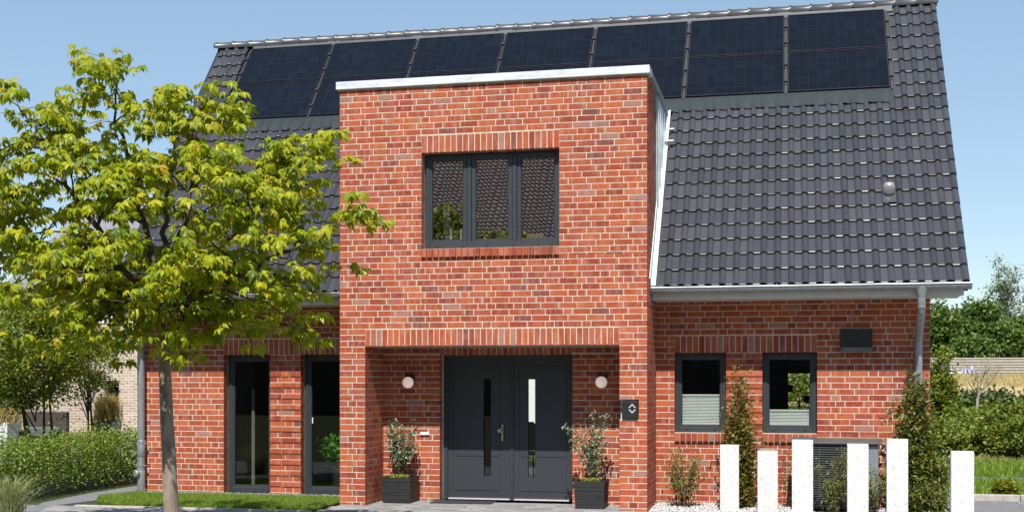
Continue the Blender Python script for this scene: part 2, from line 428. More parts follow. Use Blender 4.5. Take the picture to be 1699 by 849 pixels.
def numpy_mesh(name, verts, faces, m, parent=None, smooth=False, world=True):
    """verts (N,3), faces (M,k) -> one object"""
    me = bpy.data.meshes.new(name)
    verts = np.asarray(verts, dtype=np.float32); faces = np.asarray(faces, dtype=np.int32)
    off = base_loc(parent) if (parent is not None and world) else Vector((0, 0, 0))
    verts = verts - np.array(off, dtype=np.float32)
    me.vertices.add(len(verts)); me.vertices.foreach_set('co', verts.ravel())
    k = faces.shape[1]
    me.loops.add(faces.size); me.loops.foreach_set('vertex_index', faces.ravel())
    me.polygons.add(len(faces)); me.polygons.foreach_set('loop_start', np.arange(0, faces.size, k, dtype=np.int32))
    try: me.polygons.foreach_set('loop_total', np.full(len(faces), k, dtype=np.int32))
    except Exception: pass
    me.materials.append(M[m]); me.update(calc_edges=True); me.validate()
    o = bpy.data.objects.new(name, me); C.objects.link(o)
    if parent is not None: o.parent = parent
    return o

def leaf_cloud(centers, length, width, tilt=.9, fold=.18, outward=None):
    """folded two-triangle leaves at centers -> (verts, faces)"""
    c = np.asarray(centers, dtype=np.float64); n = len(c)
    az = rng.uniform(0, 2 * np.pi, n); el = rng.normal(-.25, tilt * .6, n)
    d = np.stack([np.cos(az) * np.cos(el), np.sin(az) * np.cos(el), np.sin(el)], 1)
    if outward is not None: d = d + outward; d /= np.linalg.norm(d, axis=1, keepdims=True) + 1e-9
    up = np.tile(np.array([0, 0, 1.]), (n, 1)) + rng.normal(0, .45, (n, 3))
    side = np.cross(d, up); side /= np.linalg.norm(side, axis=1, keepdims=True) + 1e-9
    nor = np.cross(side, d)
    L = (length * rng.uniform(.65, 1.25, n))[:, None]; Wd = (width * rng.uniform(.7, 1.2, n))[:, None]
    b = c - d * L * .5; t = c + d * L * .5 - nor * L * .08
    l = c + side * Wd * .5 + nor * Wd * fold; r = c - side * Wd * .5 + nor * Wd * fold
    v = np.stack([b, r, t, l], 1).reshape(-1, 3); i = np.arange(n)[:, None] * 4
    f = np.concatenate([i + np.array([[0, 1, 2]]), i + np.array([[0, 2, 3]])], 0)
    return v, f

def blade_cloud(base, height, width, lean=.35):
    p = np.asarray(base, dtype=np.float64); n = len(p)
    az = rng.uniform(0, 2 * np.pi, n); h = height * rng.uniform(.5, 1.2, n)
    ln = np.abs(rng.normal(0, lean, n)) * h
    d = np.stack([np.cos(az), np.sin(az), np.zeros(n)], 1); s = np.stack([-np.sin(az + .7), np.cos(az + .7), np.zeros(n)], 1)
    w = width * rng.uniform(.6, 1.2, n)[:, None]
    z = np.array([0, 0, 1.])
    m = p + d * (ln * .35)[:, None] + z * (h * .6)[:, None]; t = p + d * ln[:, None] + z * h[:, None]
    v = np.stack([p - s * w / 2, p + s * w / 2, m + s * w * .4, m - s * w * .4, t], 1).reshape(-1, 3); i = np.arange(n)[:, None] * 5
    f = np.concatenate([i + np.array([[0, 1, 2]]), i + np.array([[0, 2, 3]]), i + np.array([[3, 2, 4]])], 0)
    return v, f

def clumps(center, radii, n_clump, n_leaf, clump_r, seed=None, shell=.55, lower=-1.):
    """uneven crown: leaf clumps spread through an ellipsoid, denser toward its outside"""
    g = np.random.default_rng(seed if seed is not None else random.randrange(10 ** 6))
    d = g.normal(size=(n_clump, 3)); d /= np.linalg.norm(d, axis=1, keepdims=True)
    d[:, 2] = np.where(d[:, 2] < lower, -d[:, 2] * .5, d[:, 2])
    r = (shell + (1 - shell) * g.random(n_clump)) ** .8 * g.uniform(.75, 1.12, n_clump)
    cc = np.array(center) + d * r[:, None] * np.array(radii)
    k = g.integers(0, n_clump, n_leaf)
    cr = clump_r * g.uniform(.5, 1.4, n_clump)
    return cc[k] + g.normal(size=(n_leaf, 3)) * cr[k][:, None] * np.array([.62, .62, .5])

def branch_path(a, b, lift, n=6, wob=.0):
    a, b = Vector(a), Vector(b); m = a.lerp(b, .45) + Vector((0, 0, lift)); out = []
    for i in range(n + 1):
        t = i / n; p = a * (1 - t) ** 2 + m * 2 * t * (1 - t) + b * t * t
        if wob and 0 < i < n: p += Vector((random.gauss(0, wob), random.gauss(0, wob), random.gauss(0, wob)))
        out.append(p)
    return out

# ------------------------------------------------------------------ setting: terrain, lawns, paving
def terrain_z(x, y):
    t = min(1, max(0, (y - 52) / 80)); return 2.25 * t * t * (3 - 2 * t)
gx = [-420, -250, -120, -60, -30, -12, 0, 8, 16, 24, 32, 42, 54, 70, 100, 160, 260, 420]
gy = [-420, -200, -90, -50, -30, -20, -10, 0, 10, 20, 30, 40, 48, 54, 60, 66, 72, 80, 88, 96, 104, 112, 120, 128, 136, 150, 180, 260, 420, 800]
tv = [(x, y, terrain_z(x, y) - .03) for y in gy for x in gx]
tf = [(j * len(gx) + i, j * len(gx) + i + 1, (j + 1) * len(gx) + i + 1, (j + 1) * len(gx) + i) for j in range(len(gy) - 1) for i in range(len(gx) - 1)]
gm = Mesh(); gm.v = tv; gm.f = tf; gm.mi = [0] * len(tf)
structure(gm.build('ground', 'ground', smooth=True))
# dry grassy bank below the road
bv, bf = [], []
bxs = np.linspace(-40, 140, 46); bys = np.linspace(62, 139, 20)
for y in bys:
    for x in bxs: bv.append((x, y, terrain_z(x, y) + .02 + .06 * math.sin(x * .7 + y) * math.sin(y * .31)))
for j in range(19):
    for i in range(45): bf.append((j * 46 + i, j * 46 + i + 1, (j + 1) * 46 + i + 1, (j + 1) * 46 + i))
bm_ = Mesh(); bm_.v = bv; bm_.f = bf; bm_.mi = [0] * len(bf)
structure(bm_.build('grass_bank', 'dry', smooth=True))
bp_ = np.stack([rng.uniform(8, 60, 16000), rng.uniform(92, 126, 16000), np.zeros(16000)], 1)
bp_[:, 2] = [terrain_z(x, y) for x, y in bp_[:, :2]]
BANK = bp_
def sheet(name, poly, z, m, thick=.03):
    return structure(Mesh().prism([(p[0], p[1]) for p in poly], 'z', z - thick, z).build(name, m))
# front pavement and the entrance court (base bed with joints, pavers on it)
structure(Mesh().box(-60, 60, -15, -6.85, -.2, -.06).build('street', 'street'))
sheet('pavement', [(-14, -6.8), (8, -6.8), (8, -2.06), (-1.7, -2.06), (-1.7, -.3), (-6.12, -.3), (-6.12, -2.10), (-8.2, -2.22), (-9.5, -2.12), (-14, -2.2)], -.012, 'gravel_bed')
paving = structure(Mesh().prism([(-6.10, -2.04), (-1.82, -2.04), (-1.82, -1.16), (-2.2, -1.16), (-2.2, -.36), (-5.72, -.36), (-5.72, -1.16), (-6.10, -1.16)], 'z', -.04, -.006).build('entrance_paving', 'gravel_bed'))
pm = Mesh().box(-.148, .148, -.098, .098, -.03, 0).build('paver', 'paver', paving, bevel=.004)
first = True
for j in range(9):
    for i in range(15):
        x = -5.98 + i * .304 - (.152 if j % 2 else 0); y = -1.92 + j * .203
        if not (-6.0 < x < -1.9) or y > -.45: continue
        if y > -1.25 and not (-5.6 < x < -2.33): continue
        o = pm if first else copy_part(pm, paving)
        first = False
        o.location = (x, y, random.uniform(-.0015, .0015)); o.rotation_euler = (random.gauss(0, .004), random.gauss(0, .004), random.gauss(0, .004))
# pavers past the picked-apart ones: joined
pv_ = Mesh()
for j in range(24):
    for i in range(70):
        x = -13.5 + i * .304 - (.152 if j % 2 else 0); y = -6.7 + j * .203
        if y > -2.14: continue
        pv_.box(x - .148, x + .148, y - .098, y + .098, -.05, random.uniform(-.003, 0))
o = stuff(pv_.build('pavement_pavers', 'paver_mass')); o['label'] = 'grey concrete pavers of the pavement in front of the house'
# left: path past the hedge, lawn
pl = [ground_point(40, 849), ground_point(70, 833), ground_point(150, 817), ground_point(222, 806), Vector((-10.1, 4.5, 0)), Vector((-9.98, 4.5, 0)), Vector((-9.98, -.35, 0)), ground_point(190, 825), ground_point(80, 839), ground_point(60, 851)]
sheet('side_path', [(p.x, p.y) for p in pl], .0, 'asphalt', .05)
lawn_poly = [(-9.72, -.36), (-6.2, -.36), (-6.16, -2.02), (-7.4, -2.10), (-8.3, -2.12), (-9.05, -1.98), (-9.62, -1.6), (-9.95, -1.0)]
sheet('front_lawn', lawn_poly, .012, 'turf', .05)
def inside(poly, x, y):
    c = False; j = len(poly) - 1
    for i in range(len(poly)):
        if (poly[i][1] > y) != (poly[j][1] > y) and x < (poly[j][0] - poly[i][0]) * (y - poly[i][1]) / (poly[j][1] - poly[i][1]) + poly[i][0]: c = not c
        j = i
    return c
def scatter(poly, n):
    xs = [p[0] for p in poly]; ys = [p[1] for p in poly]; out = []
    while len(out) < n:
        x, y = random.uniform(min(xs), max(xs)), random.uniform(min(ys), max(ys))
        if inside(poly, x, y): out.append((x, y))
    return out
def grass(name, poly, n, h, w, m, z=.01):
    pts = np.array([(x, y, z) for x, y in scatter(poly, n)])
    v, f = blade_cloud(pts, h, w); return stuff(numpy_mesh(name, v, f, m))
grass('lawn_grass', lawn_poly, 26000, .055, .006, 'grass_blade')['label'] = 'short bright green lawn strip before the tall windows'
# kerb between lawn and pavement
km = Mesh()
for i in range(9):
    x0 = -9.6 + i * .385
    km.box(x0 + .003, x0 + .382, -2.20 - .0, -2.13, -.06, .018)
structure(km.build('lawn_kerb', 'kerb', bevel=.004))
# gravel strips
def pebbles(name, x0, x1, y0, y1, n, r, m, label):
    c = np.stack([rng.uniform(x0, x1, n), rng.uniform(y0, y1, n), rng.uniform(0, r * 1.2, n)], 1)
    o6 = np.array([[1, 0, 0], [0, 1, 0], [-1, 0, 0], [0, -1, 0], [0, 0, .7], [0, 0, -.7]], float)
    sc = r * rng.uniform(.6, 1.3, (n, 1, 3)); a = rng.uniform(0, 6.28, n)
    p = o6[None] * sc; ca, sa = np.cos(a)[:, None], np.sin(a)[:, None]
    q = np.stack([p[..., 0] * ca - p[..., 1] * sa, p[..., 0] * sa + p[..., 1] * ca, p[..., 2]], -1) + c[:, None]
    fs = np.array([[0, 1, 4], [1, 2, 4], [2, 3, 4], [3, 0, 4], [1, 0, 5], [2, 1, 5], [3, 2, 5], [0, 3, 5]])
    f = (np.arange(n)[:, None, None] * 6 + fs[None]).reshape(-1, 3)
    o = stuff(numpy_mesh(name, q.reshape(-1, 3), f, m)); o['label'] = label
sheet('gravel_strip', [(-1.79, -1.35), (2.1, -1.35), (2.1, 0.02), (-1.79, 0.02)], .0, 'gravel_bed')
pebbles('white_gravel', -1.78, 2.05, -1.33, -.02, 7000, .017, 'pebble_white', 'white gravel bed at the foot of the brick wall')
sheet('window_gravel_strip', [(-9.7, -.34), (-6.13, -.34), (-6.13, .02), (-9.7, .02)], .0, 'gravel_bed')
pebbles('grey_gravel', -9.68, -6.14, -.33, -.02, 2600, .016, 'pebble_grey', 'grey gravel strip under the tall windows')
# right: drive, kerb, lawns, garden path
sheet('drive', [(2.15, -6), (40, -6), (40, ground_point(1640, 830).y), (2.15, ground_point(1640, 830).y)], -.004, 'asphalt')
yk = ground_point(1640, 829).y
dr = Mesh()
for j in range(30):
    for i in range(60):
        x = 3.4 + i * .205 - (.1 if j % 2 else 0); y = yk - .15 - j * .155
        dr.box(x - .1, x + .1, y - .074, y + .074, -.04, random.uniform(0, .006))
o = stuff(dr.build('drive_pavers', 'paver_mass')); o['label'] = 'grey paving stones of the drive beside the house'
km = Mesh()
for i in range(16): km.box(2.3 + i * 1.0, 3.29 + i * 1.0, yk, yk + .1, -.05, .08)
structure(km.build('drive_kerb', 'kerb', bevel=.008))
y2, y3 = ground_point(1650, 796).y, ground_point(1650, 791).y
sheet('garden_lawn', [(2.2, yk + .1), (26, yk + .1), (26, y2), (2.2, y2)], .006, 'turf')
sheet('garden_path', [(2.2, y2), (40, y2), (40, y3), (2.2, y3)], .0, 'asphalt')
sheet('meadow_lawn', [(2.2, y3), (40, y3), (40, y3 + 9), (2.2, y3 + 5.5)], .004, 'turf')
grass('garden_grass', [(2.4, yk + .1), (14, yk + .1), (14, y2), (3.0, y2)], 16000, .09, .016, 'grass_blade')['label'] = 'lawn between the drive kerb and the garden path'
grass('meadow_grass', [(2.5, y3), (14, y3), (14, y3 + 4), (2.5, y3 + 4.5)], 12000, .12, .022, 'grass_blade')['label'] = 'mown meadow beyond the garden path'
v, f = blade_cloud(BANK, .3, .12); stuff(numpy_mesh('bank_grass', v, f, 'dry_blade'))['label'] = 'tall straw coloured grass on the bank below the road'
grass('dry_grass', [(2.5, y3 + 3.6), (14, y3 + 2.6), (14, y3 + 8), (2.5, y3 + 8)], 9000, .12, .02, 'dry_blade')['label'] = 'straw coloured grass below the thicket'

# ------------------------------------------------------------------ the house
HX = (-4.0, 0.0, 0.0)
house = thing('brick_house', 'red brick house with anthracite tiled roof, solar panels and projecting entrance bay', 'house', HX)
B, RB = -1.14, -.34                 # bay front plane, recess back plane
XL, XR = -9.884, 1.892              # main wall ends
BL, BR = -6.115, -1.807             # bay ends
JL, JR = -5.745, -2.172             # recess jambs
LIN, HEAD = 2.2083, 2.125           # lintel and window heads
Z0, MOD = -.0417, .083333           # brick course grid
CAPZ = 5.80                         # top of bay brickwork
PITCH = math.atan2(4.71, 3.72); EY, EZ = -.72, 3.0
SL = math.hypot(4.71, 3.72)
cp, sp = math.cos(PITCH), math.sin(PITCH)
def roof_pt(x, v, h=0.):            # v up the slope from the eaves, h off the roof
    return Vector((x, EY + v * cp - h * sp, EZ + v * sp + h * cp))

def partition(u0, u1, z0, z1, holes):
    us = sorted({u0, u1, *[min(max(h[0], u0), u1) for h in holes], *[min(max(h[1], u0), u1) for h in holes]})
    zs = sorted({z0, z1, *[min(max(h[2], z0), z1) for h in holes], *[min(max(h[3], z0), z1) for h in holes]})
    for a, b in zip(us, us[1:]):
        run = None
        for c, d in zip(zs, zs[1:]):
            mu, mz = (a + b) / 2, (c + d) / 2
            solid = not any(h[0] < mu < h[1] and h[2] < mz < h[3] for h in holes)
            if solid: run = (run[0], d) if run else (c, d)
            if not solid and run: yield a, b, run[0], run[1]; run = None
        if run: yield a, b, run[0], run[1]

bricks = []      # (axis, sign, plane, u0, u1, z0, z1, proud)
PR = .0035
def course_fill(axis, sign, plane, u0, u1, z0, z1, holes, seed, proud=lambda k, u: PR):
    rr = random.Random(seed); prev = []
    k = math.floor((z0 - Z0) / MOD)
    while Z0 + k * MOD < z1 - .01:
        a, b = max(Z0 + k * MOD, z0), min(Z0 + k * MOD + .0732, z1)
        cuts = sorted({a, b, *[h[i] for h in holes for i in (2, 3) if a + .004 < h[i] < b - .004]})
        joints = []
        starter = rr.choice(('S', 'H', 'S', 'Q'))
        for c, d in zip(cuts, cuts[1:]):
            if d - c < .018: continue
            mz = (c + d) / 2
            blk = sorted((h[0], h[1]) for h in holes if h[2] < mz < h[3])
            segs, x = [], u0
            for h0, h1 in blk:
                if h0 > x: segs.append((x, h0))
                x = max(x, h1)
            if x < u1: segs.append((x, u1))
            for s0, s1 in segs:
                x = s0; n = 0; st = random.Random(seed * 1000 + k * 7 + int(s0 * 13)); ch = 0
                while x < s1 - .012:
                    if n == 0: L = st.choice((.25, .125)) if k % 2 else st.choice((.1875, .1875, .0625 if s1 - s0 > 1 else .1875))
                    else:
                        L = .125 if (st.random() < .3 and ch < 2) else .25
                        
                    ch = ch + 1 if L < .2 else 0
                    e = min(x + L, s1 + .0098)
                    if s1 - e < .055: e = s1 + .0098
                    bricks.append((axis, sign, plane, x, e - .0098, c, d, proud(k, x), s0, s1))
                    joints.append(e); x = e; n += 1
        prev = joints; k += 1
def soldier_fill(axis, sign, plane, u0, u1, z0, z1, proud=PR, low=.003):
    n = max(1, round((u1 - u0) / MOD)); w = (u1 - u0) / n
    for i in range(n):
        bricks.append((axis, sign, plane, u0 + i * w + .005, u0 + (i + 1) * w - .005, z0 - low, z1, proud, u0 - 9, u1 + 9))

walls = {}
def wall_boxes(mb, axis, plane, thick, u0, u1, z0, z1, holes):
    for a, b, c, d in partition(u0, u1, z0, z1, holes):
        if axis == 'x': mb.box(a, b, min(plane, plane + thick), max(plane, plane + thick), c, d)
        else: mb.box(min(plane, plane + thick), max(plane, plane + thick), a, b, c, d)

SOL = .2444
T1 = (-8.43, -7.661, -.03, HEAD); T2 = (-7.169, -6.42, -.03, HEAD)
W1 = (-1.546, -.823, 1.000, HEAD); W2 = (-.331, .412, 1.000, HEAD)
BW = (-4.925, -2.988, 3.545, 4.872)
DO = (-4.892, -2.945, -.03, 2.10)
HB = (-2.172, -1.915, 1.215, 1.478)       # letterbox niche in the pier
RO = (JL, JR, -.1, LIN)
SILL = .118
mb = Mesh()
REAR = 6.0
wall_boxes(mb, 'x', 0, .3, XL, BL, -.1, 2.93, [T1, T2])
wall_boxes(mb, 'x', 0, .3, BR, XR, -.1, 2.93, [W1, W2])
wall_boxes(mb, 'x', RB, .3, JL, JR, -.1, 2.45, [DO])
wall_boxes(mb, 'x', B, .3, BL, BR, LIN + .01, CAPZ, [BW])
mb.box(BL, JL, B, .3, -.1, LIN + .01)                       # piers
mb.box(JR, BR, B + .12, .3, -.1, LIN + .01)
for a, b, c, d in partition(JR, BR, -.1, LIN + .01, [HB]): mb.box(a, b, B, B + .12, c, d)
mb.box(BL, BL + .3, B + .3, 1.75, LIN + .01, CAPZ); mb.box(BR - .3, BR, B + .3, 1.75, LIN + .01, CAPZ)
mb.box(BL + .3, BR - .3, B + .3, RB + .3, LIN + .012, 2.52)  # soffit slab
rear_holes = [(-5.6, -4.25, .05, 2.3), (-.01, .52, 1.0, 1.86)]
wall_boxes(mb, 'x', REAR, .3, XL, XR, -.1, 2.93, rear_holes)
# gables
for x0, x1 in ((XL, XL + .3), (XR - .3, XR)):
    mb.prism([(.3, -.1), (REAR, -.1), (REAR, 2.93), (REAR - .12, 3.5), (3.0, 7.35), (.12, 3.5), (.0 + .3, 2.93)], 'x', x0, x1)
mb.build('wall', 'mortar', house)

# brickwork
course_fill('x', -1, 0, XL, BL - .004, 0, 2.86, [T1, T2, (T1[0], BL, HEAD, HEAD + SOL)], 11,
            lambda k, u: .017 if (k % 2 == 0 and T1[1] - .01 < u < T2[0] and Z0 + k * MOD < HEAD - .12) else PR)
soldier_fill('x', -1, 0, T1[0], BL - .01, HEAD, HEAD + SOL - .012)
course_fill('x', -1, 0, BR + .004, XR, 0, 2.86, [W1, W2, (W1[0], W2[1], HEAD, HEAD + SOL), (W1[0], W1[1], W1[2] - SILL, W1[2]), (W2[0], W2[1], W2[2] - SILL, W2[2])], 23,
            lambda k, u: .017 if (k % 2 == 0 and W1[1] - .01 < u < W2[0] and 1.0 < Z0 + k * MOD < HEAD - .12) else PR)
soldier_fill('x', -1, 0, W1[0], W2[1], HEAD, HEAD + SOL - .012)
for w in (W1, W2): soldier_fill('x', -1, 0, w[0], w[1], w[2] - SILL, w[2] - .006, .038, .0)
course_fill('x', -1, B, BL, BR, 0, CAPZ - .01, [RO, HB, (JL, JR, LIN, LIN + SOL), BW, (BW[0], BW[1], BW[3], BW[3] + SOL), (BW[0], BW[1], BW[2] - SILL, BW[2])], 37)
soldier_fill('x', -1, B, JL, JR, LIN, LIN + SOL - .012)
soldier_fill('x', -1, B, BW[0], BW[1], BW[3], BW[3] + SOL - .012)
soldier_fill('x', -1, B, BW[0], BW[1], BW[2] - SILL, BW[2] - .006, .038, .0)
course_fill('x', -1, RB, JL, JR, 0, 2.20, [DO, (DO[0], DO[1], 2.10, 2.25)], 41)
soldier_fill('x', -1, RB, DO[0], DO[1], 2.10, 2.2)
course_fill('y', 1, JL, B + .124, RB - .008, 0, LIN, [], 43)
course_fill('y', -1, JR, B + .124, RB - .008, 0, LIN, [HB], 44)
def bay_side_top(k, u): return PR
side_holes = []
course_fill('y', 1, BR, B + .124, -.006, 0, CAPZ - .01, side_holes, 47)
course_fill('y', -1, BL, B + .124, -.006, 0, CAPZ - .01, side_holes, 48)
course_fill('y', 1, XR, .124, REAR + .3, 0, 2.86, [], 49)
# gable triangle above the eaves on the drive side
for i in range(54):
    zz = Z0 + (35 + i) * MOD
    ya, yb = .02 + (zz - 3.0) / math.tan(PITCH) + .1, 6.0 - (zz - 3.0) / math.tan(PITCH) - .1
    if zz > 2.86 and yb - ya > .3: course_fill('y', 1, XR, max(.124, ya), min(REAR + .3, yb), zz, zz + .072, [], 60 + i)

def brick_pts(bk, dep=.112):
    ax, sg, pl, u0, u1, z0, z1, pr, s0, s1 = bk
    if abs(u0 - s0) < .003: u0 -= PR
    if abs(u1 - s1) < .003: u1 += PR
    d = (u1 - u0) / 2, dep / 2, (z1 - z0) / 2
    n = pl + sg * pr - sg * dep / 2
    c = Vector(((u0 + u1) / 2, n, (z0 + z1) / 2)) if ax == 'x' else Vector((n, (u0 + u1) / 2, (z0 + z1) / 2))
    return c, d
def unit_brick(seed, lw, lh):
    """chamfered, slightly uneven brick in a unit box, outer face at y = -1"""
    r = random.Random(seed); ch_u, ch_z = .0045 / lw * 2, .0045 / lh * 2
    j = lambda s: r.uniform(-s, s)
    V = []
    for y, ins in ((1, 0), (-.92, 0), (-1, 1)):
        for (sx, sz) in ((-1, -1), (1, -1), (1, 1), (-1, 1)):
            V.append((sx * (1 - ins * ch_u) + j(.0012 / lw * 2), y, sz * (1 - ins * ch_z) + j(.0016 / lh * 2)))
    F = []
    for a in (0, 4):
        for i in range(4): F.append((a + i, a + (i + 1) % 4, a + 4 + (i + 1) % 4, a + 4 + i))
    F.append((8, 9, 10, 11)); return V, F
VARS = {('s', i): unit_brick(i, .24, .072) for i in range(5)}
VARS.update({('h', i): unit_brick(20 + i, .115, .072) for i in range(4)})
VARS.update({('v', i): unit_brick(40 + i, .073, .23) for i in range(4)})
def brick_kind(d): return 'v' if d[2] > .05 else ('s' if d[0] > .09 else 'h')
def seen_area(bk):
    ax, sg, pl, u0, u1, z0, z1, pr, s0, s1 = bk
    if ax != 'x': return 0
    x, z = (u0 + u1) / 2, (z0 + z1) / 2
    D = depth_of(x, pl); a = (u1 - u0) * (z1 - z0) * (FPX / D) ** 2
    py = HOR - FPX * (z - CAM_Z) / D
    if py > 838 or (pl == 0 and (z > 2.7 or (x > -1 and z < .9) or x < -8.8)) or (pl == RB and z < .95): a = 0
    return a
order = sorted(range(len(bricks)), key=lambda i: -seen_area(bricks[i]))
singles = set(order[:298])
shared = {}
mass = Mesh()
for i, bk in enumerate(bricks):
    c, d = brick_pts(bk); kd = brick_kind(d); vi = (kd, i % (5 if kd == 's' else 4)); V, F = VARS[vi]
    ax, sg = bk[0], bk[1]
    if ax == 'x': tr = lambda v: (c.x + v[0] * d[0], c.y + v[1] * d[1], c.z + v[2] * d[2])
    else: tr = lambda v: (c.x - v[1] * d[1] * sg, c.y + v[0] * d[0] * sg, c.z + v[2] * d[2])
    if i in singles:
        if vi not in shared:
            me = bpy.data.meshes.new('brick'); me.from_pydata(V, [], F); me.materials.append(M['brick_single']); me.update(); shared[vi] = me
        o = bpy.data.objects.new('brick', shared[vi]); C.objects.link(o); o.parent = house
        o.location = c - Vector(HX); o.scale = d
        o.rotation_euler = (0, random.gauss(0, .004), 0)
    else:
        b0 = len(mass.v); mass.v += [tr(v) for v in V]
        for f in F: mass.f.append(tuple(b0 + q for q in f)); mass.mi.append(0)
stuff(mass.build('brickwork', 'brick', house))

# interior shells (rooms, hall through to the garden side)
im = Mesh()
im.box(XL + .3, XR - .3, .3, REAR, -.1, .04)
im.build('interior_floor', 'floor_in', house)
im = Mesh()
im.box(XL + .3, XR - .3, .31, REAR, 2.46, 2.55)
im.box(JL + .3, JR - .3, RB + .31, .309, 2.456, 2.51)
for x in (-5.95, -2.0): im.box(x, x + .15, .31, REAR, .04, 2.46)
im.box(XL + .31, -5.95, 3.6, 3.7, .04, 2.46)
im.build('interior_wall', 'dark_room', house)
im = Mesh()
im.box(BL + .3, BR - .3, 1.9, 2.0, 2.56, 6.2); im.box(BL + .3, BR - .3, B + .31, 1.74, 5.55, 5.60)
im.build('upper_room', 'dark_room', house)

# roof slabs under the tiles
def slab(mb, x0, x1, v0, v1, h0=-.19, h1=-.03):
    mb.hexa([roof_pt(x0, v0, h0), roof_pt(x1, v0, h0), roof_pt(x0, v0, h1), roof_pt(x1, v0, h1), roof_pt(x0, v1, h0), roof_pt(x1, v1, h0), roof_pt(x0, v1, h1), roof_pt(x1, v1, h1)])
GL, GR = -9.99, 2.30
rm = Mesh()
slab(rm, GL, BL, .02, SL); slab(rm, BR, GR, .02, SL); slab(rm, BL + .002, BR - .002, 3.2, SL)
ry = 3.0
rm.hexa([(GL, ry, 7.55), (GR, ry, 7.55), (GL, ry, 7.69), (GR, ry, 7.69), (GL, 6.9, 2.65), (GR, 6.9, 2.65), (GL, 6.9, 2.85), (GR, 6.9, 2.85)])
roof = rm.build('roof', 'black', house)

# tiles
COLW, ROWL, NROW = .1822, SL / 21, 21
prof = [(0, 0), (.082, 0), (.094, .009), (.108, .028), (.131, .038), (.154, .029), (.171, .009), (.1815, .001)]
def tile_mesh(seed):
    r = random.Random(seed); V, F = [], []
    for (t, dh) in ((1.16, -.006), (.024, .026), (.0, .0242), (.0, -.002)):
        for (u, h) in prof: V.append((u, t * ROWL, h + dh + r.uniform(-.0006, .0006)))
    n = len(prof)
    for a in range(3):
        for i in range(n - 1): F.append((a * n + i, (a + 1) * n + i, (a + 1) * n + i + 1, a * n + i + 1))
    return V, F
TM = [tile_mesh(i) for i in range(4)]
tmesh = []
for V, F in TM:
    me = bpy.data.meshes.new('roof_tile'); me.from_pydata(V, [], F); me.materials.append(M['tile_single'])
    me.polygons.foreach_set('use_smooth', [True] * len(F)); me.set_sharp_from_angle(angle=R(35))
    for q in range(7, 14): me.polygons[q].use_smooth = False
    me.update(); tmesh.append(me)
PVX0, PVX1, PVV0, PVVT = -9.262, 1.532, 3.895, 5.83
tiles = []
ncol = int((GR - GL) / COLW) + 1
for r in range(NROW):
    for c in range(ncol):
        x = GR - (c + 1) * COLW; v = r * ROWL
        if x < GL - .05: continue
        if x + COLW > PVX0 + .08 and x < PVX1 - .10 and v > 3.45: continue
        if x + COLW > BL - .09 and x < BR + .07 and v < 3.6: continue
        tiles.append((x, v))
def tile_area(t):
    p = roof_pt(t[0], t[1]); D = depth_of(p.x, p.y)
    hid = p.x < BL
    return -1 if hid else 1 / D
tord = sorted(range(len(tiles)), key=lambda i: -tile_area(tiles[i])); tsing = set(tord[:298])
tmass = Mesh()
rot = Matrix.Rotation(PITCH, 4, 'X')
for i, (x, v) in enumerate(tiles):
    p = roof_pt(x + random.gauss(0, .0012), v + random.gauss(0, .002), random.uniform(0, .003))
    if i in tsing:
        o = bpy.data.objects.new('roof_tile', tmesh[i % 4]); C.objects.link(o); o.parent = house; o.location = p - Vector(HX)
        o.rotation_euler = (PITCH + random.gauss(0, .003), 0, random.gauss(0, .002))
    else:
        V, F = TM[i % 4]; b0 = len(tmass.v)
        tmass.v += [tuple(p + rot @ Vector(q)) for q in V]
        for f in F: tmass.f.append(tuple(b0 + k for k in f)); tmass.mi.append(0)
o = stuff(tmass.build('roof_tiling', 'tile', house, smooth=True))
o.data.polygons.foreach_set('use_smooth', [not 7 <= q % 21 < 14 for q in range(len(o.data.polygons))]); o.data.update()
# verge boards
Mesh().hexa([roof_pt(GR - .03, 0, -.16), roof_pt(GR - .002, 0, -.16), roof_pt(GR - .03, 0, .0), roof_pt(GR - .002, 0, .0), roof_pt(GR - .03, SL, -.16), roof_pt(GR - .002, SL, -.16), roof_pt(GR - .03, SL, .0), roof_pt(GR - .002, SL, .0)]).build('verge_board', 'black', house)
# ridge tiles, each overlapping the next
NR = 38; RW = (GR - GL + .04) / NR
V, F = [], []
ns = 9
for (t, rr, dz) in ((-.015, .095, .006), (.028, .097, .007), (.04, .091, .0), (RW + .015, .088, -.004)):
    for k in range(ns):
        a = math.pi * (-.12 + 1.24 * k / (ns - 1))
        V.append((t, math.cos(a) * rr * 1.12, math.sin(a) * rr + dz))
for a in range(3):
    for k in range(ns - 1): F.append((a * ns + k, (a + 1) * ns + k, (a + 1) * ns + k + 1, a * ns + k + 1))
rme = bpy.data.meshes.new('ridge_tile'); rme.from_pydata(V, [], F); rme.materials.append(M['ridge'])
rme.polygons.foreach_set('use_smooth', [True] * len(F)); rme.set_sharp_from_angle(angle=R(50)); rme.update()
for i in range(NR):
    o = bpy.data.objects.new('ridge_tile', rme); C.objects.link(o); o.parent = house
    o.location = Vector((GL - .02 + i * RW, 3.0, 7.705 + random.gauss(0, .003))) - Vector(HX); o.rotation_euler = (random.gauss(0, .02), 0, 0)
em = Mesh()
for x0, x1 in ((GL - .012, GL), (GR + .008, GR + .02)):
    em.prism([(3.0 + .1 * math.cos(math.pi * k / 10), 7.70 + .095 * math.sin(math.pi * k / 10)) for k in range(11)], 'x', x0, x1)
em.build('ridge_end', 'ridge', house)

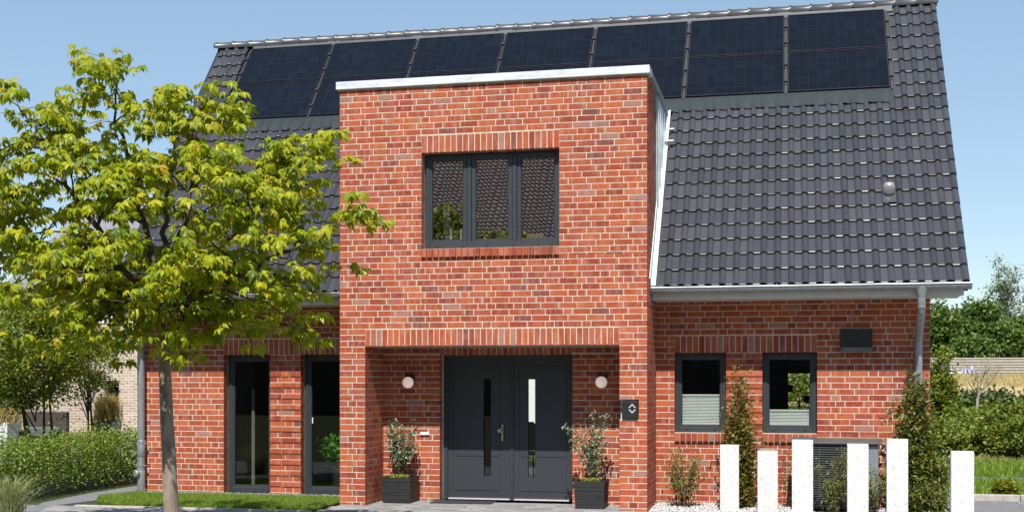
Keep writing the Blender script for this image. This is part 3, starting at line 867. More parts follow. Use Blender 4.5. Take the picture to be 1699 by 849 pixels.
# metal apron above and below the solar field
am = Mesh()
na = 150
for k in range(na):
    xa, xb = PVX0 + (PVX1 - PVX0 + .02) * k / na, PVX0 + (PVX1 - PVX0 + .02) * (k + 1) / na
    def wav(x):
        ph = ((GR - x) % COLW) / COLW
        u = 1 - ph
        return .034 if .55 < u < .95 else .006
    if xb > BL - .0 and xa < BR + .0 and True:
        pass
    b0 = len(am.v)
    am.v += [tuple(roof_pt(xa, 3.60 - .012 * math.sin(xa * 34), .022 + wav(xa))), tuple(roof_pt(xb, 3.60 - .012 * math.sin(xb * 34), .022 + wav(xb))),
             tuple(roof_pt(xb, 3.70, .052)), tuple(roof_pt(xa, 3.70, .052)), tuple(roof_pt(xb, 3.9, .05)), tuple(roof_pt(xa, 3.9, .05))]
    am.face(b0, b0 + 1, b0 + 2, b0 + 3); am.face(b0 + 3, b0 + 2, b0 + 4, b0 + 5)
am.build('apron_flashing', 'apron', house, smooth=True)
tm = Mesh()
for k in range(7):
    x0 = PVX0 + 1.542 * k; x1 = x0 + 1.542
    tm.hexa([roof_pt(x0 + .004, 5.80, .0), roof_pt(x1 - .004, 5.80, 0), roof_pt(x0 + .004, 5.80, .034), roof_pt(x1 - .004, 5.80, .034), roof_pt(x0 + .004, SL - .03, .0), roof_pt(x1 - .004, SL - .03, .0), roof_pt(x0 + .004, SL - .03, .05), roof_pt(x1 - .004, SL - .03, .05)])
    tm.hexa([roof_pt(x1 - .13, 5.79, .03), roof_pt(x1 + .10, 5.79, .03), roof_pt(x1 - .13, 5.79, .040), roof_pt(x1 + .10, 5.79, .040), roof_pt(x1 - .13, SL - .04, .05), roof_pt(x1 + .10, SL - .04, .05), roof_pt(x1 - .13, SL - .04, .056), roof_pt(x1 + .10, SL - .04, .056)])
tm.build('ridge_flashing', 'flash', house)
um = Mesh(); slab(um, PVX0 - .03, PVX1 + .06, 3.75, 5.86, -.02, .018); um.build('solar_underlay', 'black', house)
for k in range(8):
    x = PVX0 + 1.542 * k
    rl = Mesh(); slab(rl, x - .012, x + .012, 3.86, 5.80, .02, .066); rl = rl.build('solar_rail', 'pv_rail', house)
    for v in (4.15, 4.55, 5.10, 5.50):
        cl = Mesh(); slab(cl, x - .03, x + .03, v - .025, v + .025, .06, .092); cl.build('solar_clamp', 'seal', rl)
# solar panels: one thing each
ordn = ['first', 'second', 'third', 'fourth', 'fifth', 'sixth', 'last']
proto = None
for row, (va, vb, rn) in enumerate(((3.90, 4.838, 'lower'), (4.862, 5.80, 'upper'))):
    for k in range(7):
        lab = f'dark blue solar panel, {ordn[k]} in the {rn} row counted from the chestnut tree'
        loc = roof_pt(PVX0 + 1.542 * (k + .5), (va + vb) / 2, .06)
        t = thing('solar_panel', lab, 'solar panel', loc, 'solar panels in two rows on the roof')
        t.rotation_euler = (PITCH, 0, 0)
        if proto is None:
            w, h = .745, .469
            pm_ = Mesh().box(-w + .012, w - .012, -h + .012, h - .012, -.01, .012)
            fr = Mesh().box(-w, w, -h, -h + .013, -.02, .018).box(-w, w, h - .013, h, -.02, .018).box(-w, -w + .012, -h + .013, h - .013, -.02, .017).box(w - .012, w, -h + .013, h - .013, -.02, .017)
            cells = pm_.build('cell_sheet', 'pv'); frame_ = fr.build('frame', 'pv_frame')
            cells.parent = t; frame_.parent = t; proto = (cells, frame_)
        else:
            for q in proto: copy_part(q, t)

# roof vent
vm = Mesh(); vp = roof_pt(1.38, 1.62, 0)
vm.lathe(vp - Vector((0, 0, .05)), [(.06, 0), (.06, .10), (.078, .105), (.083, .14), (.081, .20), (.068, .235), (.044, .25), (.013, .255)], 20, Vector((0, -.30, 1)))
vm.build('roof_vent', 'vent', house, smooth=True)
Mesh().hexa([roof_pt(1.29, 1.45, .05), roof_pt(1.47, 1.45, .05), roof_pt(1.29, 1.45, .062), roof_pt(1.47, 1.45, .062), roof_pt(1.29, 1.8, .04), roof_pt(1.47, 1.8, .04), roof_pt(1.29, 1.8, .055), roof_pt(1.47, 1.8, .055)]).build('vent_plate', 'tile', house)

# eaves: fascia, soffit, gutters
for x0, x1 in ((GL + .1, BL - .005), (BR + .01, 2.245)):
    Mesh().box(x0, x1, -.615, -.59, 2.835, 2.955).build('fascia_board', 'fascia', house)
    Mesh().box(x0, x1 - .02, -.588, -.004, 2.838, 2.858).build('soffit_board', 'fascia', house)
    gm = Mesh(); gr_, yc, zc = .078, -.698, 2.985
    g0, g1 = (x0 - .06, x1) if x0 < BL else (x0, 2.325)
    pr_o = [(yc + gr_ * math.cos(a), zc + gr_ * math.sin(a)) for a in [math.pi + math.pi * k / 10 for k in range(11)]]
    pr_i = [(yc + (gr_ - .004) * math.cos(a), zc + (gr_ - .004) * math.sin(a)) for a in [2 * math.pi - math.pi * k / 10 for k in range(11)]]
    gm.prism(pr_o + pr_i, 'x', g0, g1)
    gm.tube([(g0, yc - gr_, zc + .002), (g1, yc - gr_, zc + .002)], .011, 8)
    for xe in (g0, g1):
        gm.prism([(yc + gr_ * math.cos(a), zc + gr_ * math.sin(a)) for a in [math.pi + math.pi * k / 10 for k in range(11)]], 'x', xe - .003, xe + .003)
    gut = gm.build('gutter', 'zinc', house, smooth=True)
    n = max(2, int((g1 - g0) / .82))
    for k in range(n + 1):
        xx = g0 + .14 + (g1 - g0 - .3) * k / n
        q = Mesh()
        q.tube([(xx, yc - (gr_ + .003) * math.cos(a), zc - (gr_ + .003) * math.sin(a)) for a in [math.pi * j / 8 for j in range(-1, 6)]], .006, 5)
        q.box(xx - .012, xx + .012, yc - gr_ - .006, yc - gr_ + .02, zc + .008, zc + .018)
        q.build('gutter_bracket', 'zinc', gut)
# downpipes
def downpipe(x, xt, z_end, clips, collars, cap=None):
    m = Mesh()
    m.lathe((xt, -.69, 2.965), [(.085, 0), (.082, -.05), (.058, -.13), (.053, -.15)], 16, Vector((0, 0, 1)))
    m.tube([(xt, -.69, 2.83), (xt, -.69, 2.70), (xt, -.655, 2.62), (x, -.18, 2.34), (x, -.115, 2.26), (x, -.1, 2.18), (x, -.1, z_end)], [.051] * 7, 14)
    m.lathe((xt, -.69, 2.82), [(.055, 0), (.055, .02)], 14); m.lathe((xt, -.69, 2.68), [(.054, 0), (.054, .012)], 14)
    d = m.build('downpipe', 'zinc', house, smooth=True)
    for z in clips:
        q = Mesh().lathe((x, -.1, z - .012), [(.057, 0), (.057, .024)], 14); q.box(x - .085, x - .05, -.115, -.09, z - .009, z + .009); q.box(x + .05, x + .085, -.115, -.09, z - .009, z + .009)
        q.box(x - .012, x + .012, -.05, .0, z - .008, z + .008); q.build('pipe_clip', 'zinc', d)
    for z, h, r in collars: Mesh().lathe((x, -.1, z), [(r, 0), (r + .004, .01), (r + .004, h - .01), (r, h)], 16).build('pipe_collar', 'zinc', d, smooth=True)
    if cap:
        Mesh().lathe((x - .035, -.15, cap), [(.056, 0), (.056, .04), (.046, .045), (.04, .052), (.02, .05)], 18, Vector((-.4, -1, 0))).build('inspection_cap', 'zinc', d, smooth=True)
downpipe(1.735, 1.713, 0, [2.33, 1.1, .3], [(.35, .1, .056)])
downpipe(-9.76, -9.76, 0, [2.33, .76, .42, .05], [(.74, .07, .058), (.56, .22, .056), (.0, .34, .054)], .30)

# bay capping, roof, zinc cheeks
def cap_piece(x0, x1, y0, y1): return Mesh().box(x0, x1, y0, y1, CAPZ, CAPZ + .10)
cm = Mesh()
cm.box(BL - .045, BR + .04, B - .045, B + .25, CAPZ - .002, CAPZ + .105)
c1 = cm.build('parapet_capping', 'zinc_bright', house, bevel=.004)
for x0, x1 in ((BL - .045, BL + .25), (BR - .25, BR + .04)): Mesh().box(x0, x1, B + .252, 1.62, CAPZ - .002, CAPZ + .103).build('side_capping', 'zinc', house, bevel=.004)
Mesh().box(BL + .25, BR - .25, B + .25, 1.8, 5.62, 5.72).build('bay_roof', 'apron', house)
for sgn, xx in ((1, BR), (-1, BL)):
    m = Mesh()
    # cladding between brick return and roof slope
    m.prism([(.02, 3.75), (1.42, 5.72), (1.60, CAPZ - .004), (.02, CAPZ - .004)], 'x', xx, xx + sgn * .012)
    ch = m.build('cheek_cladding', 'zinc_cheek', house)
    q = Mesh()
    for y in (.16, .42, .68, .94, 1.20): q.box(min(xx, xx + sgn * .035), max(xx, xx + sgn * .035), y - .006, y + .006, 3.72 + (y) * 1.266 + .12, CAPZ - .006)
    q.build('standing_seam', 'zinc_cheek', ch)
    # stepped metal flashing along the slope
    a0, a1 = (xx + sgn * .002, xx + sgn * .075)
    f = Mesh(); slab(f, min(a0, a1), max(a0, a1), -.02, 3.62, .0, .055)
    slab(f, min(xx, xx + sgn * .014), max(xx, xx + sgn * .014), -.02, 3.62, .056, .20)
    f.build('slope_flashing', 'zinc_flash', house)
# overflow spout and little pipe beside the cheek
sm = Mesh(); sm.tube([(BR + .01, 1.22, 5.52), (BR + .15, 1.22, 5.52)], .028, 10); sm.tube([(BR + .02, .98, 5.30), (BR + .16, .98, 5.30)], .018, 8)
sm.tube([(BR + .06, .98, 5.30), (BR + .06, .98, 5.08)], .014, 8)
sm.build('overflow_spout', 'zinc', house, smooth=True)

# recess soffit with steel angle along its edge
Mesh().box(JL + .006, JR - .006, B + .118, RB - .002, LIN + .002, LIN + .010).build('recess_soffit', 'plaster', house)
Mesh().box(JL + .004, JR - .004, B + .004, B + .117, LIN - .012, LIN - .005).build('lintel_angle', 'black_lip', house)

# ------------------------------------------------------------------ windows
def ring(m, x0, x1, z0, z1, w, y0, y1, wb=None, wt=None):
    wb = w if wb is None else wb; wt = w if wt is None else wt
    m.box(x0, x0 + w, y0, y1, z0, z1).box(x1 - w, x1, y0, y1, z0, z1)
    m.box(x0 + w, x1 - w, y0 + .0005, y1, z0, z0 + wb).box(x0 + w, x1 - w, y0 + .0005, y1, z1 - wt, z1)
def window(x0, x1, z0, z1, y, sashes, glass='glass', wb=.07, blind=None, slots=(), curtain=None, handle=None):
    """outer frame as the part; sashes, panes, blind as its sub-parts. y is the outer frame face"""
    m = Mesh(); ring(m, x0 + .004, x1 - .004, z0 + .002, z1 - .004, .052, y, y + .08, wb)
    for (a, b), (c, d) in zip(sashes, sashes[1:]):
        mid = (b + c) / 2; m.box(mid - .03, mid + .03, y + .001, y + .08, z0 + wb, z1 - .052)
    w = m.build('window', 'frame', house, bevel=.004)
    for a, b in sashes:
        s = Mesh(); ring(s, a, b, z0 + wb - .018, z1 - .04, .056, y + .012, y + .07, .052)
        s.build('sash', 'frame', w, bevel=.005)
        g = Mesh(); ring(g, a + .056, b - .056, z0 + wb + .034, z1 - .096, .008, y + .026, y + .055); g.build('seal', 'seal', w)
        Mesh().box(a + .06, b - .06, y + .034, y + .052, z0 + wb + .038, z1 - .10).build('pane', glass, w)
        if blind:
            q = Mesh(); n = int((blind - (z0 + wb + .05)) / .021); b0 = 0
            for k in range(n):
                za = z0 + wb + .06 + k * .021; zb = za + .021
                for (p, r_, yy, y_) in ((za, (za + zb) / 2, .085, .10), ((za + zb) / 2, zb, .10, .085)):
                    i0 = len(q.v); q.v += [(a + .062, y + yy, p), (b - .062, y + yy, p), (b - .062, y + y_, r_), (a + .062, y + y_, r_)]; q.face(i0, i0 + 1, i0 + 2, i0 + 3)
            q.box(a + .062, b - .062, y + .078, y + .104, blind, blind + .022); q.box(a + .062, b - .062, y + .078, y + .104, z0 + wb + .04, z0 + wb + .058)
            q.build('pleated_blind', 'blind', w)
    for sx in slots:
        Mesh().box(sx - .016, sx + .016, y - .004, y + .01, z0 + .030, z0 + .042).build('drain_cap', 'seal', w)
    if handle: Mesh().box(handle - .008, handle + .008, y - .006, y + .02, 1.06, 1.17).build('handle', 'white', w, bevel=.003)
    return w
FY = .135
wt1 = window(T1[0] + .02, T1[1] - .0, .0, HEAD, FY, [(T1[0] + .055, T1[1] - .035)], wb=.09, handle=None)
wt2 = window(T2[0] + .02, T2[1] - .0, .0, HEAD, FY, [(T2[0] + .055, T2[1] - .035)], wb=.09, handle=None)
Mesh().box(T1[1] - .045, T1[1] - .030, FY - .012, FY + .015, 1.08, 1.17).build('handle', 'white', wt1, bevel=.003)
Mesh().box(T2[0] + .13, T2[0] + .145, FY - .012, FY + .015, 1.08, 1.17).build('handle', 'white', wt2, bevel=.003)
window(W1[0] + .004, W1[1] - .004, W1[2], HEAD, FY - .03, [(W1[0] + .035, W1[1] - .035)], blind=1.515, slots=(W1[0] + .16, W1[1] - .16))
window(W2[0] + .004, W2[1] - .004, W2[2], HEAD, FY - .03, [(W2[0] + .035, W2[1] - .035)], blind=1.305, slots=(W2[0] + .16, W2[1] - .16))
bx = BW[0] + .02
window(BW[0] + .02, BW[1] - .004, BW[2] + .0, BW[3], B + FY, [(-4.872, -4.313), (-4.245, -3.672), (-3.604, -3.025)], 'glass_up', wb=.10,
       slots=(-4.74, -4.37, -4.03, -3.65, -3.30, -3.0 - .12))
# curtains just inside some panes
def curtain(x0, x1, z0, z1, y, amp, parent, n=18):
    q = Mesh()
    for k in range(n):
        for z in (z0, z1): q.v.append((x0 + (x1 - x0) * k / (n - 1), y + amp * math.sin(k * 2.2), z))
    for k in range(n - 1): q.face(2 * k, 2 * k + 2, 2 * k + 3, 2 * k + 1)
    return q.build('curtain', 'curtain', parent, smooth=True)
curtain(-4.74, -4.64, 3.69, 4.22, B + .46, .02, house, 9)
curtain(-8.16, -8.11, .1, 1.6, .42, .012, house, 8)

# ------------------------------------------------------------------ front door
DY = -.12
door = Mesh(); dx0, dx1, dm = -4.888, -2.968, -3.872
ring(door, dx0, dx1, .0, 2.10, .055, DY, DY + .09, .02)
door.box(dm - .022, dm + .022, DY + .004, DY + .09, .02, 2.045)
door = door.build('front_door', 'frame', house, bevel=.004)
def leaf(x0, x1, gx0, gx1, px0, px1):
    f = Mesh(); holes = [(gx0, gx1, .345, 1.757)]
    # leaf skin with a recessed shadow groove around the inner field
    GW = .010
    gro = [(px0, px1, .130, .130 + GW), (px0, px1, 1.94, 1.94 + GW), (px0, px0 + GW, .130, 1.95), (px1 - GW, px1, .130, 1.95), (px0, gx0, .628, .636), (gx1, px1, .628, .636)]
    for a, b, c, d in partition(x0, x1, .03, 2.052, holes + gro): f.box(a, b, DY + .022, DY + .030, c, d)
    for a, b, c, d in partition(x0, x1, .03, 2.052, holes): f.box(a, b, DY + .031, DY + .085, c, d)
    lf = f.build('door_leaf', 'door', door)
    Mesh().box(gx0, gx1, DY + .045, DY + .06, .345, 1.757).build('pane', 'glass', door)
    g = Mesh(); ring(g, gx0, gx1, .345, 1.757, .007, DY + .026, DY + .044); g.build('seal', 'seal', door)
    Mesh().box(x0 + .01, x1 - .01, DY - .006, DY + .02, .008, .028).build('threshold_strip', 'silver', door)
leaf(dx0 + .057, dm - .024, -4.300, -4.182, -4.755, -4.048)
leaf(dm + .024, dx1 - .057, -3.640, -3.528, -3.765, -3.070)
h = Mesh()
hx = -4.015
h.box(hx - .018, hx + .018, DY - .0, DY + .022, .86, 1.10)
h = h.build('handle_plate', 'steel', door, bevel=.005)
k = Mesh().lathe((hx - .03, DY - .055, 1.01), [(.030, 0), (.034, .008), (.034, .03), (.02, .04), (.016, .06)], 16, Vector((0, 1, 0)))
k.build('door_knob', 'steel', door, smooth=True)
Mesh().lathe((hx, DY - .016, .92), [(.014, 0), (.014, .02)], 12, Vector((0, 1, 0))).build('lock_cylinder', 'steel', door)

# ------------------------------------------------------------------ things on and by the house
def wall_lamp(x, z, label):
    t = thing('wall_lamp', label, 'wall lamp', (x, RB, z), 'wall lamps in the porch')
    Mesh().box(x - .07, x + .07, RB - .03, RB - .004, z - .03, z + .11).build('back_plate', 'black', t, bevel=.004)
    Mesh().box(x - .04, x + .06, RB - .11, RB - .031, z + .075, z + .10).build('arm', 'black', t, bevel=.003)
    Mesh().lathe((x, RB - .112, z - .082), [(.082 * math.sin(math.pi * k / 12), .082 * (1 - math.cos(math.pi * k / 12))) for k in range(13)], 20).build('globe', 'opal', t, smooth=True)
wall_lamp(-5.335, 1.705, 'opal globe wall lamp on the porch wall above the planter with the bushy plant')
wall_lamp(-2.52, 1.71, 'opal globe wall lamp on the porch wall nearest the letterbox')
lb = thing('letterbox', 'black letterbox with two silver chevrons set into the brick pier', 'letterbox', (-2.03, B, 1.345))
Mesh().box(-2.138, -1.925, B - .03, B + .10, 1.225, 1.466).build('box', 'black', lb, bevel=.004)
Mesh().box(-2.130, -1.933, B - .036, B - .031, 1.415, 1.458).build('flap', 'black', lb, bevel=.002)
lg = Mesh()
for s in (1, -1):
    zc = 1.362 + s * .012
    for d in (1, -1):
        p = [(-2.0, zc + s * .052), (-2.0 + d * .048, zc + s * .002), (-2.0 + d * .036, zc - s * .004), (-2.0, zc + s * .034)]
        lg.prism(p, 'y', B - .038, B - .032)
lg.build('chevron_emblem', 'silver', lb)
pf = thing('door_bell', 'small white push-button box on the porch brickwork beside the door', 'door bell', (-5.11, RB, .967))
Mesh().box(-5.177, -5.041, RB - .03, RB - .004, .946, .989).build('housing', 'white', pf, bevel=.004)
Mesh().box(-5.082, -5.062, RB - .033, RB - .0305, .962, .982).build('button', 'shutter', pf)
hd = thing('vent_hood', 'black rectangular extractor vent hood high on the brick wall', 'vent hood', (.93, 0, 2.28))
Mesh().prism([(-.03, 2.13), (-.11, 2.16), (-.12, 2.43), (-.004, 2.43), (-.004, 2.13)], 'x', .72, 1.136).build('hood', 'black', hd, bevel=.004)
Mesh().prism([(-.124, 2.125), (-.124, 2.182), (-.110, 2.182), (-.02, 2.130), (-.02, 2.125)], 'x', .722, 1.134).build('lip', 'black_lip', hd)
dm_ = tag(Mesh().box(-4.93, -4.05, -.72, -.36, .001, .014).build('doormat', 'mat', bevel=.003), 'thin dark doormat before the door leaf with the handle', 'doormat')

# candles, sign, plant on the upper window board
Mesh().box(BW[0], BW[1], B + .225, B + .5, BW[2] + .10, BW[2] + .14).build('window_board', 'fascia', house)
zb = BW[2] + .14
for x, hh, lab in ((-4.585, .165, 'pale pillar candle in the upper window, the one nearer the middle of its pane'), (-4.437, .155, 'pale pillar candle in the upper window, the one beside the mullion')):
    t = thing('candle', lab, 'candle', (x, B + .30, zb), 'candles on the upper window board')
    Mesh().lathe((x, B + .30, zb), [(.017, 0), (.017, hh), (.012, hh + .003)], 12).build('wax', 'candle', t, smooth=True)
    Mesh().tube([(x, B + .30, zb + hh), (x, B + .30, zb + hh + .015)], .0015, 5).build('wick', 'seal', t)
tag(Mesh().box(-3.50, -3.26, B + .28, B + .30, zb, zb + .062).build('wooden_sign', 'wood', bevel=.004), 'small pale wooden board standing in the upper window', 'sign')
vt = thing('vase_plant', 'leafy plant in a vase behind the middle pane upstairs', 'plant', (-3.9, B + .36, zb))
Mesh().lathe((-3.9, B + .36, zb), [(.03, 0), (.05, .05), (.055, .1), (.025, .16), (.03, .18)], 14).build('vase', 'cushion', vt, smooth=True)
sv = Mesh(); pts = []
for i in range(7):
    e = Vector((-3.9 + random.uniform(-.2, .1), B + .36 + random.uniform(-.08, .08), zb + random.uniform(.25, .52)))
    pa = branch_path((-3.9, B + .36, zb + .15), e, .05, 4); sv.tube(pa, .003, 4)
    for q in pa[2:]: pts += [tuple(q + Vector((random.gauss(0, .03), random.gauss(0, .02), random.gauss(0, .03)))) for _ in range(6)]
sv.build('stem', 'bark_pale', vt)
v, f = leaf_cloud(pts, .06, .03); stuff(numpy_mesh('foliage', v, f, 'house_plant', vt))
cl_ = thing('ceiling_lamp', 'small ceiling lamp with two pale globes behind the middle upper pane', 'ceiling lamp', (-4.1, B + 1.0, 5.0))
for dx, dz in ((-.05, .0), (.06, -.07)): Mesh().lathe((-4.1 + dx, B + 1.0, 4.98 + dz), [(.04 * math.sin(math.pi * k / 8), .04 * (1 - math.cos(math.pi * k / 8))) for k in range(9)], 12).build('globe', 'opal', cl_, smooth=True)
Mesh().tube([(-4.1, B + 1.0, 5.0), (-4.1, B + 1.0, 5.55)], .006, 6).build('stem', 'black', cl_)
# indoor plant behind the second tall window
ip = thing('house_plant', 'green leafy house plant behind the tall window beside the entrance bay', 'plant', (-6.75, .62, .05))
Mesh().lathe((-6.75, .62, .05), [(.12, 0), (.16, .3), (.17, .36), (.15, .36), (.14, .33)], 16).build('pot', 'pot', ip, smooth=True)
pts = clumps((-6.75, .56, .72), (.30, .20, .30), 16, 240, .10, 5); v, f = leaf_cloud(pts, .13, .08); stuff(numpy_mesh('foliage', v, f, 'house_plant', ip))
sv = Mesh()
for i in range(9): sv.tube(branch_path((-6.75, .62, .38), (-6.75 + random.uniform(-.25, .25), .58 + random.uniform(-.12, .12), .5 + random.random() * .4), .1, 4), .006, 5)
sv.build('stem', 'bark_dark', ip)

# seen through the house: garden side things
gw = thing('garden_wall', 'white rendered garden wall behind the house seen through the door glass', 'wall', (-8, 13, 0))
Mesh().box(-12, -3.5, 13, 13.25, 0, 3.0).build('masonry', 'white_render', gw)
Mesh().box(-12.05, -3.45, 12.96, 13.29, 3.0, 3.06).build('coping', 'kerb', gw)
def chair(x, y, rz, label):
    t = thing('dining_chair', label, 'chair', (x, y, .04), 'dining chairs in the hall'); t.rotation_euler = (0, 0, rz)
    def sub(name, mm): o = mm.build(name, 'black'); o.parent = t
    sub('seat', Mesh().box(-.22, .22, -.22, .22, .43, .48))
    sub('backrest', Mesh().prism([(-.2, .48), (-.21, .8), (-.12, .93), (.12, .93), (.21, .8), (.2, .48)], 'y', .19, .22))
    for a in (-.2, .2):
        for b in (-.2, .2): sub('leg', Mesh().tube([(a, b, .43), (a * 1.08, b * 1.08, 0)], .015, 6))
chair(-4.62, 4.6, .3, 'dark dining chair in the hall seen through the door glass, nearer the garden window')
chair(-4.30, 3.2, 1.2, 'dark dining chair in the hall seen through the door glass, nearer the door')
for i, (cx_, cy, lab) in enumerate(((.06, 6.05, 'hanging flower pot in the garden window behind the small window, the higher one'), (.36, 6.05, 'hanging flower pot in the garden window behind the small window, the lower one'))):
    zt = (1.62, 1.42)[i]
    t = thing('hanging_pot', lab, 'flower pot', (cx_, cy, zt), 'hanging pots')
    Mesh().lathe((cx_, cy, zt - .1), [(.05, 0), (.07, .12), (.075, .13)], 12).build('pot', 'black', t, smooth=True)
    Mesh().tube([(cx_, cy, zt), (cx_, cy, 2.1)], .003, 5).build('cord', 'black', t)
Mesh().box(-.01, .03, 5.98, 6.06, 1.0, 1.86).box(.46, .52, 5.98, 6.06, 1.0, 1.86).build('garden_window_frame', 'fascia', house)
gb = thing('garden_shrub', 'bright green shrub behind the house seen through the small window', 'shrub', (.3, 12.5, 0))
pts = clumps((.3, 12.5, 1.0), (1.3, 1.0, 1.15), 60, 9000, .35, 9); v, f = leaf_cloud(pts, .09, .05); stuff(numpy_mesh('foliage', v, f, 'thicket', gb))
Mesh().tube([(.3, 12.5, 0), (.3, 12.5, 1.3)], [.05, .02], 6).build('stem', 'bark_dark', gb)
gb = thing('garden_hedge', 'low green garden hedge seen low in the door glass', 'hedge', (-5.6, 9.5, 0))
pts = clumps((-5.6, 9.5, .15), (1.6, .4, .32), 30, 3000, .2, 10); v, f = leaf_cloud(pts, .07, .04); stuff(numpy_mesh('foliage', v, f, 'thicket', gb))
Mesh().tube([(-5.6, 9.5, 0), (-5.6, 9.5, .3)], [.03, .02], 6).build('stem', 'bark_dark', gb)

# potted plants
def potted(x0, y0, s, h, label, seed, kind):
    random.seed(seed)
    t = thing('potted_plant', label, 'potted plant', (x0 + s / 2, y0 + s / 2, 0), 'black cube planters at the front door')
    m = Mesh(); cx_, cy = x0 + s / 2, y0 + s / 2
    a, b, w = s / 2 * .93, s / 2, .018
    n = 22
    for k in range(n):             # horizontally ribbed sides
        z0, z1 = .01 + (h - .01) * k / n, .01 + (h - .01) * (k + 1) / n
        r0 = a + (b - a) * k / n; jit = random.uniform(-.003, .003); r1 = r0 + jit
        m.box(cx_ - r1, cx_ + r1, cy - r1, cy - r1 + w, z0, z1); m.box(cx_ - r1, cx_ + r1, cy + r1 - w, cy + r1, z0, z1)
        m.box(cx_ - r1, cx_ - r1 + w, cy - r1 + w, cy + r1 - w, z0, z1); m.box(cx_ + r1 - w, cx_ + r1, cy - r1 + w, cy + r1 - w, z0, z1)
    m.build('planter', 'pot', t)
    Mesh().box(cx_ - a + .02, cx_ + a - .02, cy - a + .02, cy + a - .02, .02, h - .03).build('soil', 'soil', t)
    st = Mesh(); pts = []
    if kind == 'bushy':
        ends = [(random.uniform(-.20, .20), random.uniform(-.15, .15), random.uniform(.25, .78)) for _ in range(17)] + [(.0, 0, .75), (-.2, 0, .6), (.2, .02, .62), (-.12, 0, .74)]
    else:
        ends = [(.03, 0, .88), (.16, 0, .86), (.24, .0, .86), (-.12, 0, .76), (-.25, 0, .72), (-.36, 0, .71), (-.28, 0, .52), (-.18, .02, .58), (.1, .05, .55), (.2, 0, .5), (-.04, 0, .45), (.03, .04, .66), (.12, 0, .35), (0, .05, .3), (.05, 0, .2), (-.02, 0, .5), (.06, 0, .6)]
    for e in ends:
        en = Vector((cx_ + e[0], cy + e[1], h + e[2])); stt = Vector((cx_ + random.uniform(-.05, .05), cy + random.uniform(-.05, .05), h - .04))
        pa = branch_path(stt, en, e[2] * .25, 8); st.tube(pa, [.006 - .0005 * k for k in range(9)], 5)
        for k, q in enumerate(pa):
            if k < 3: continue
            for _ in range(7 if kind == 'bushy' else 8): pts.append(tuple(q + Vector((random.gauss(0, .028), random.gauss(0, .028), random.gauss(0, .026)))))
    st.build('stem', 'bark_dark', t)
    v, f = leaf_cloud(pts, .056, .036); stuff(numpy_mesh('foliage', v, f, 'eucalyptus', t))
    gp = [(cx_ + random.uniform(-.14, .14), cy + random.uniform(-a + .04, 0), h + random.uniform(-.03, .035)) for _ in range(420)]
    v, f = leaf_cloud(gp, .028, .018); stuff(numpy_mesh('underplanting', v, f, 'sedum', t))
potted(-5.61, -.86, .44, .365, 'black cube planter with a bushy small-leaved shrub below the porch lamp', 31, 'bushy')
potted(-2.81, -1.02, .42, .375, 'black cube planter with a sprawling grey-green shrub near the letterbox pier', 32, 'sprawl')
random.seed(77)

# white steles
st_lab = ['white speckled stele at the end of the row nearest the entrance bay', 'shorter white speckled stele beside the coppery column shrub, second from the bay',
          'white speckled stele standing at the bay-side end of the heat pump', 'white speckled stele before the grille of the heat pump',
          'white speckled stele between the heat pump and the evergreen column', 'white speckled stele standing alone beyond the evergreen column towards the drive']
for i, (x, y, h, w) in enumerate([(-.735, -1.0, .885, .245), (-.232, -1.67, .85, .25), (.19, -2.04, 1.01, .25), (.85, -1.89, .96, .25), (1.32, -1.79, 1.02, .25), (1.98, -2.5, .92, .25)]):
    m = Mesh().box(x - w / 2, x + w / 2, y, y + .10, -.05, h)
    tag(m.build('stele', 'stele', bevel=.004, loc=(x, y, 0)), st_lab[i], 'stele', 'white concrete steles in the front bed')

# heat pump
hp = thing('heat_pump', 'dark grey outdoor heat pump with slatted grille against the brick wall', 'heat pump', (.63, -.65, 0))
Mesh().box(.10, 1.165, -.86, -.42, .06, .905).build('casing', 'unit', hp, bevel=.008)
Mesh().prism([(-.93, .905), (-.93, .93), (-.60, .965), (-.38, .965), (-.38, .905)], 'x', .07, 1.195).build('lid', 'unit', hp, bevel=.004)
gl_ = Mesh()
for k in range(27): gl_.prism([(-.905, .10 + k * .029), (-.905, .108 + k * .029), (-.862, .122 + k * .029), (-.862, .114 + k * .029)], 'x', .14, .98)
stuff(gl_.build('grille_slats', 'unit', hp))
gp_ = Mesh()
for x in (.14, .42, .70, .975): gp_.box(x - .006, x + .006, -.90, -.863, .09, .89)
gp_.build('grille_bar', 'unit', hp)
Mesh().box(.99, 1.16, -.885, -.862, .08, .895).build('service_panel', 'unit_panel', hp, bevel=.004)
for x in (.2, 1.05): Mesh().box(x - .04, x + .04, -.84, -.44, 0, .058).build('foot', 'black', hp)

# ------------------------------------------------------------------ shrubs by the house
def shrub(name, label, cat, base, ends, leaf_m, leaf, per, spread, stem_m='bark_dark', group=None, r0=.008, start=3, lift=.15, trunk=None):
    t = thing(name, label, cat, base, group); b = Vector(base)
    sm_ = Mesh(); pts = []
    for e in ends:
        en = b + Vector(e); s0 = b + Vector((random.gauss(0, .05), random.gauss(0, .04), -.02))
        pa = branch_path(s0, en, e[2] * lift, 9, .012); sm_.tube(pa, [r0 * (1 - .08 * k) for k in range(10)], 5)
        for k, q in enumerate(pa):
            if k >= start:
                for _ in range(per): pts.append(tuple(q + Vector((random.gauss(0, spread), random.gauss(0, spread), random.gauss(0, spread)))))
    sm_.build('stem', stem_m, t)
    v, f = leaf_cloud(pts, leaf[0], leaf[1]); stuff(numpy_mesh('foliage', v, f, leaf_m, t))
    return t
E_ = lambda n, rx, ry, z0, z1: [(random.uniform(-rx, rx), random.uniform(-ry, ry), random.uniform(z0, z1)) for _ in range(n)]
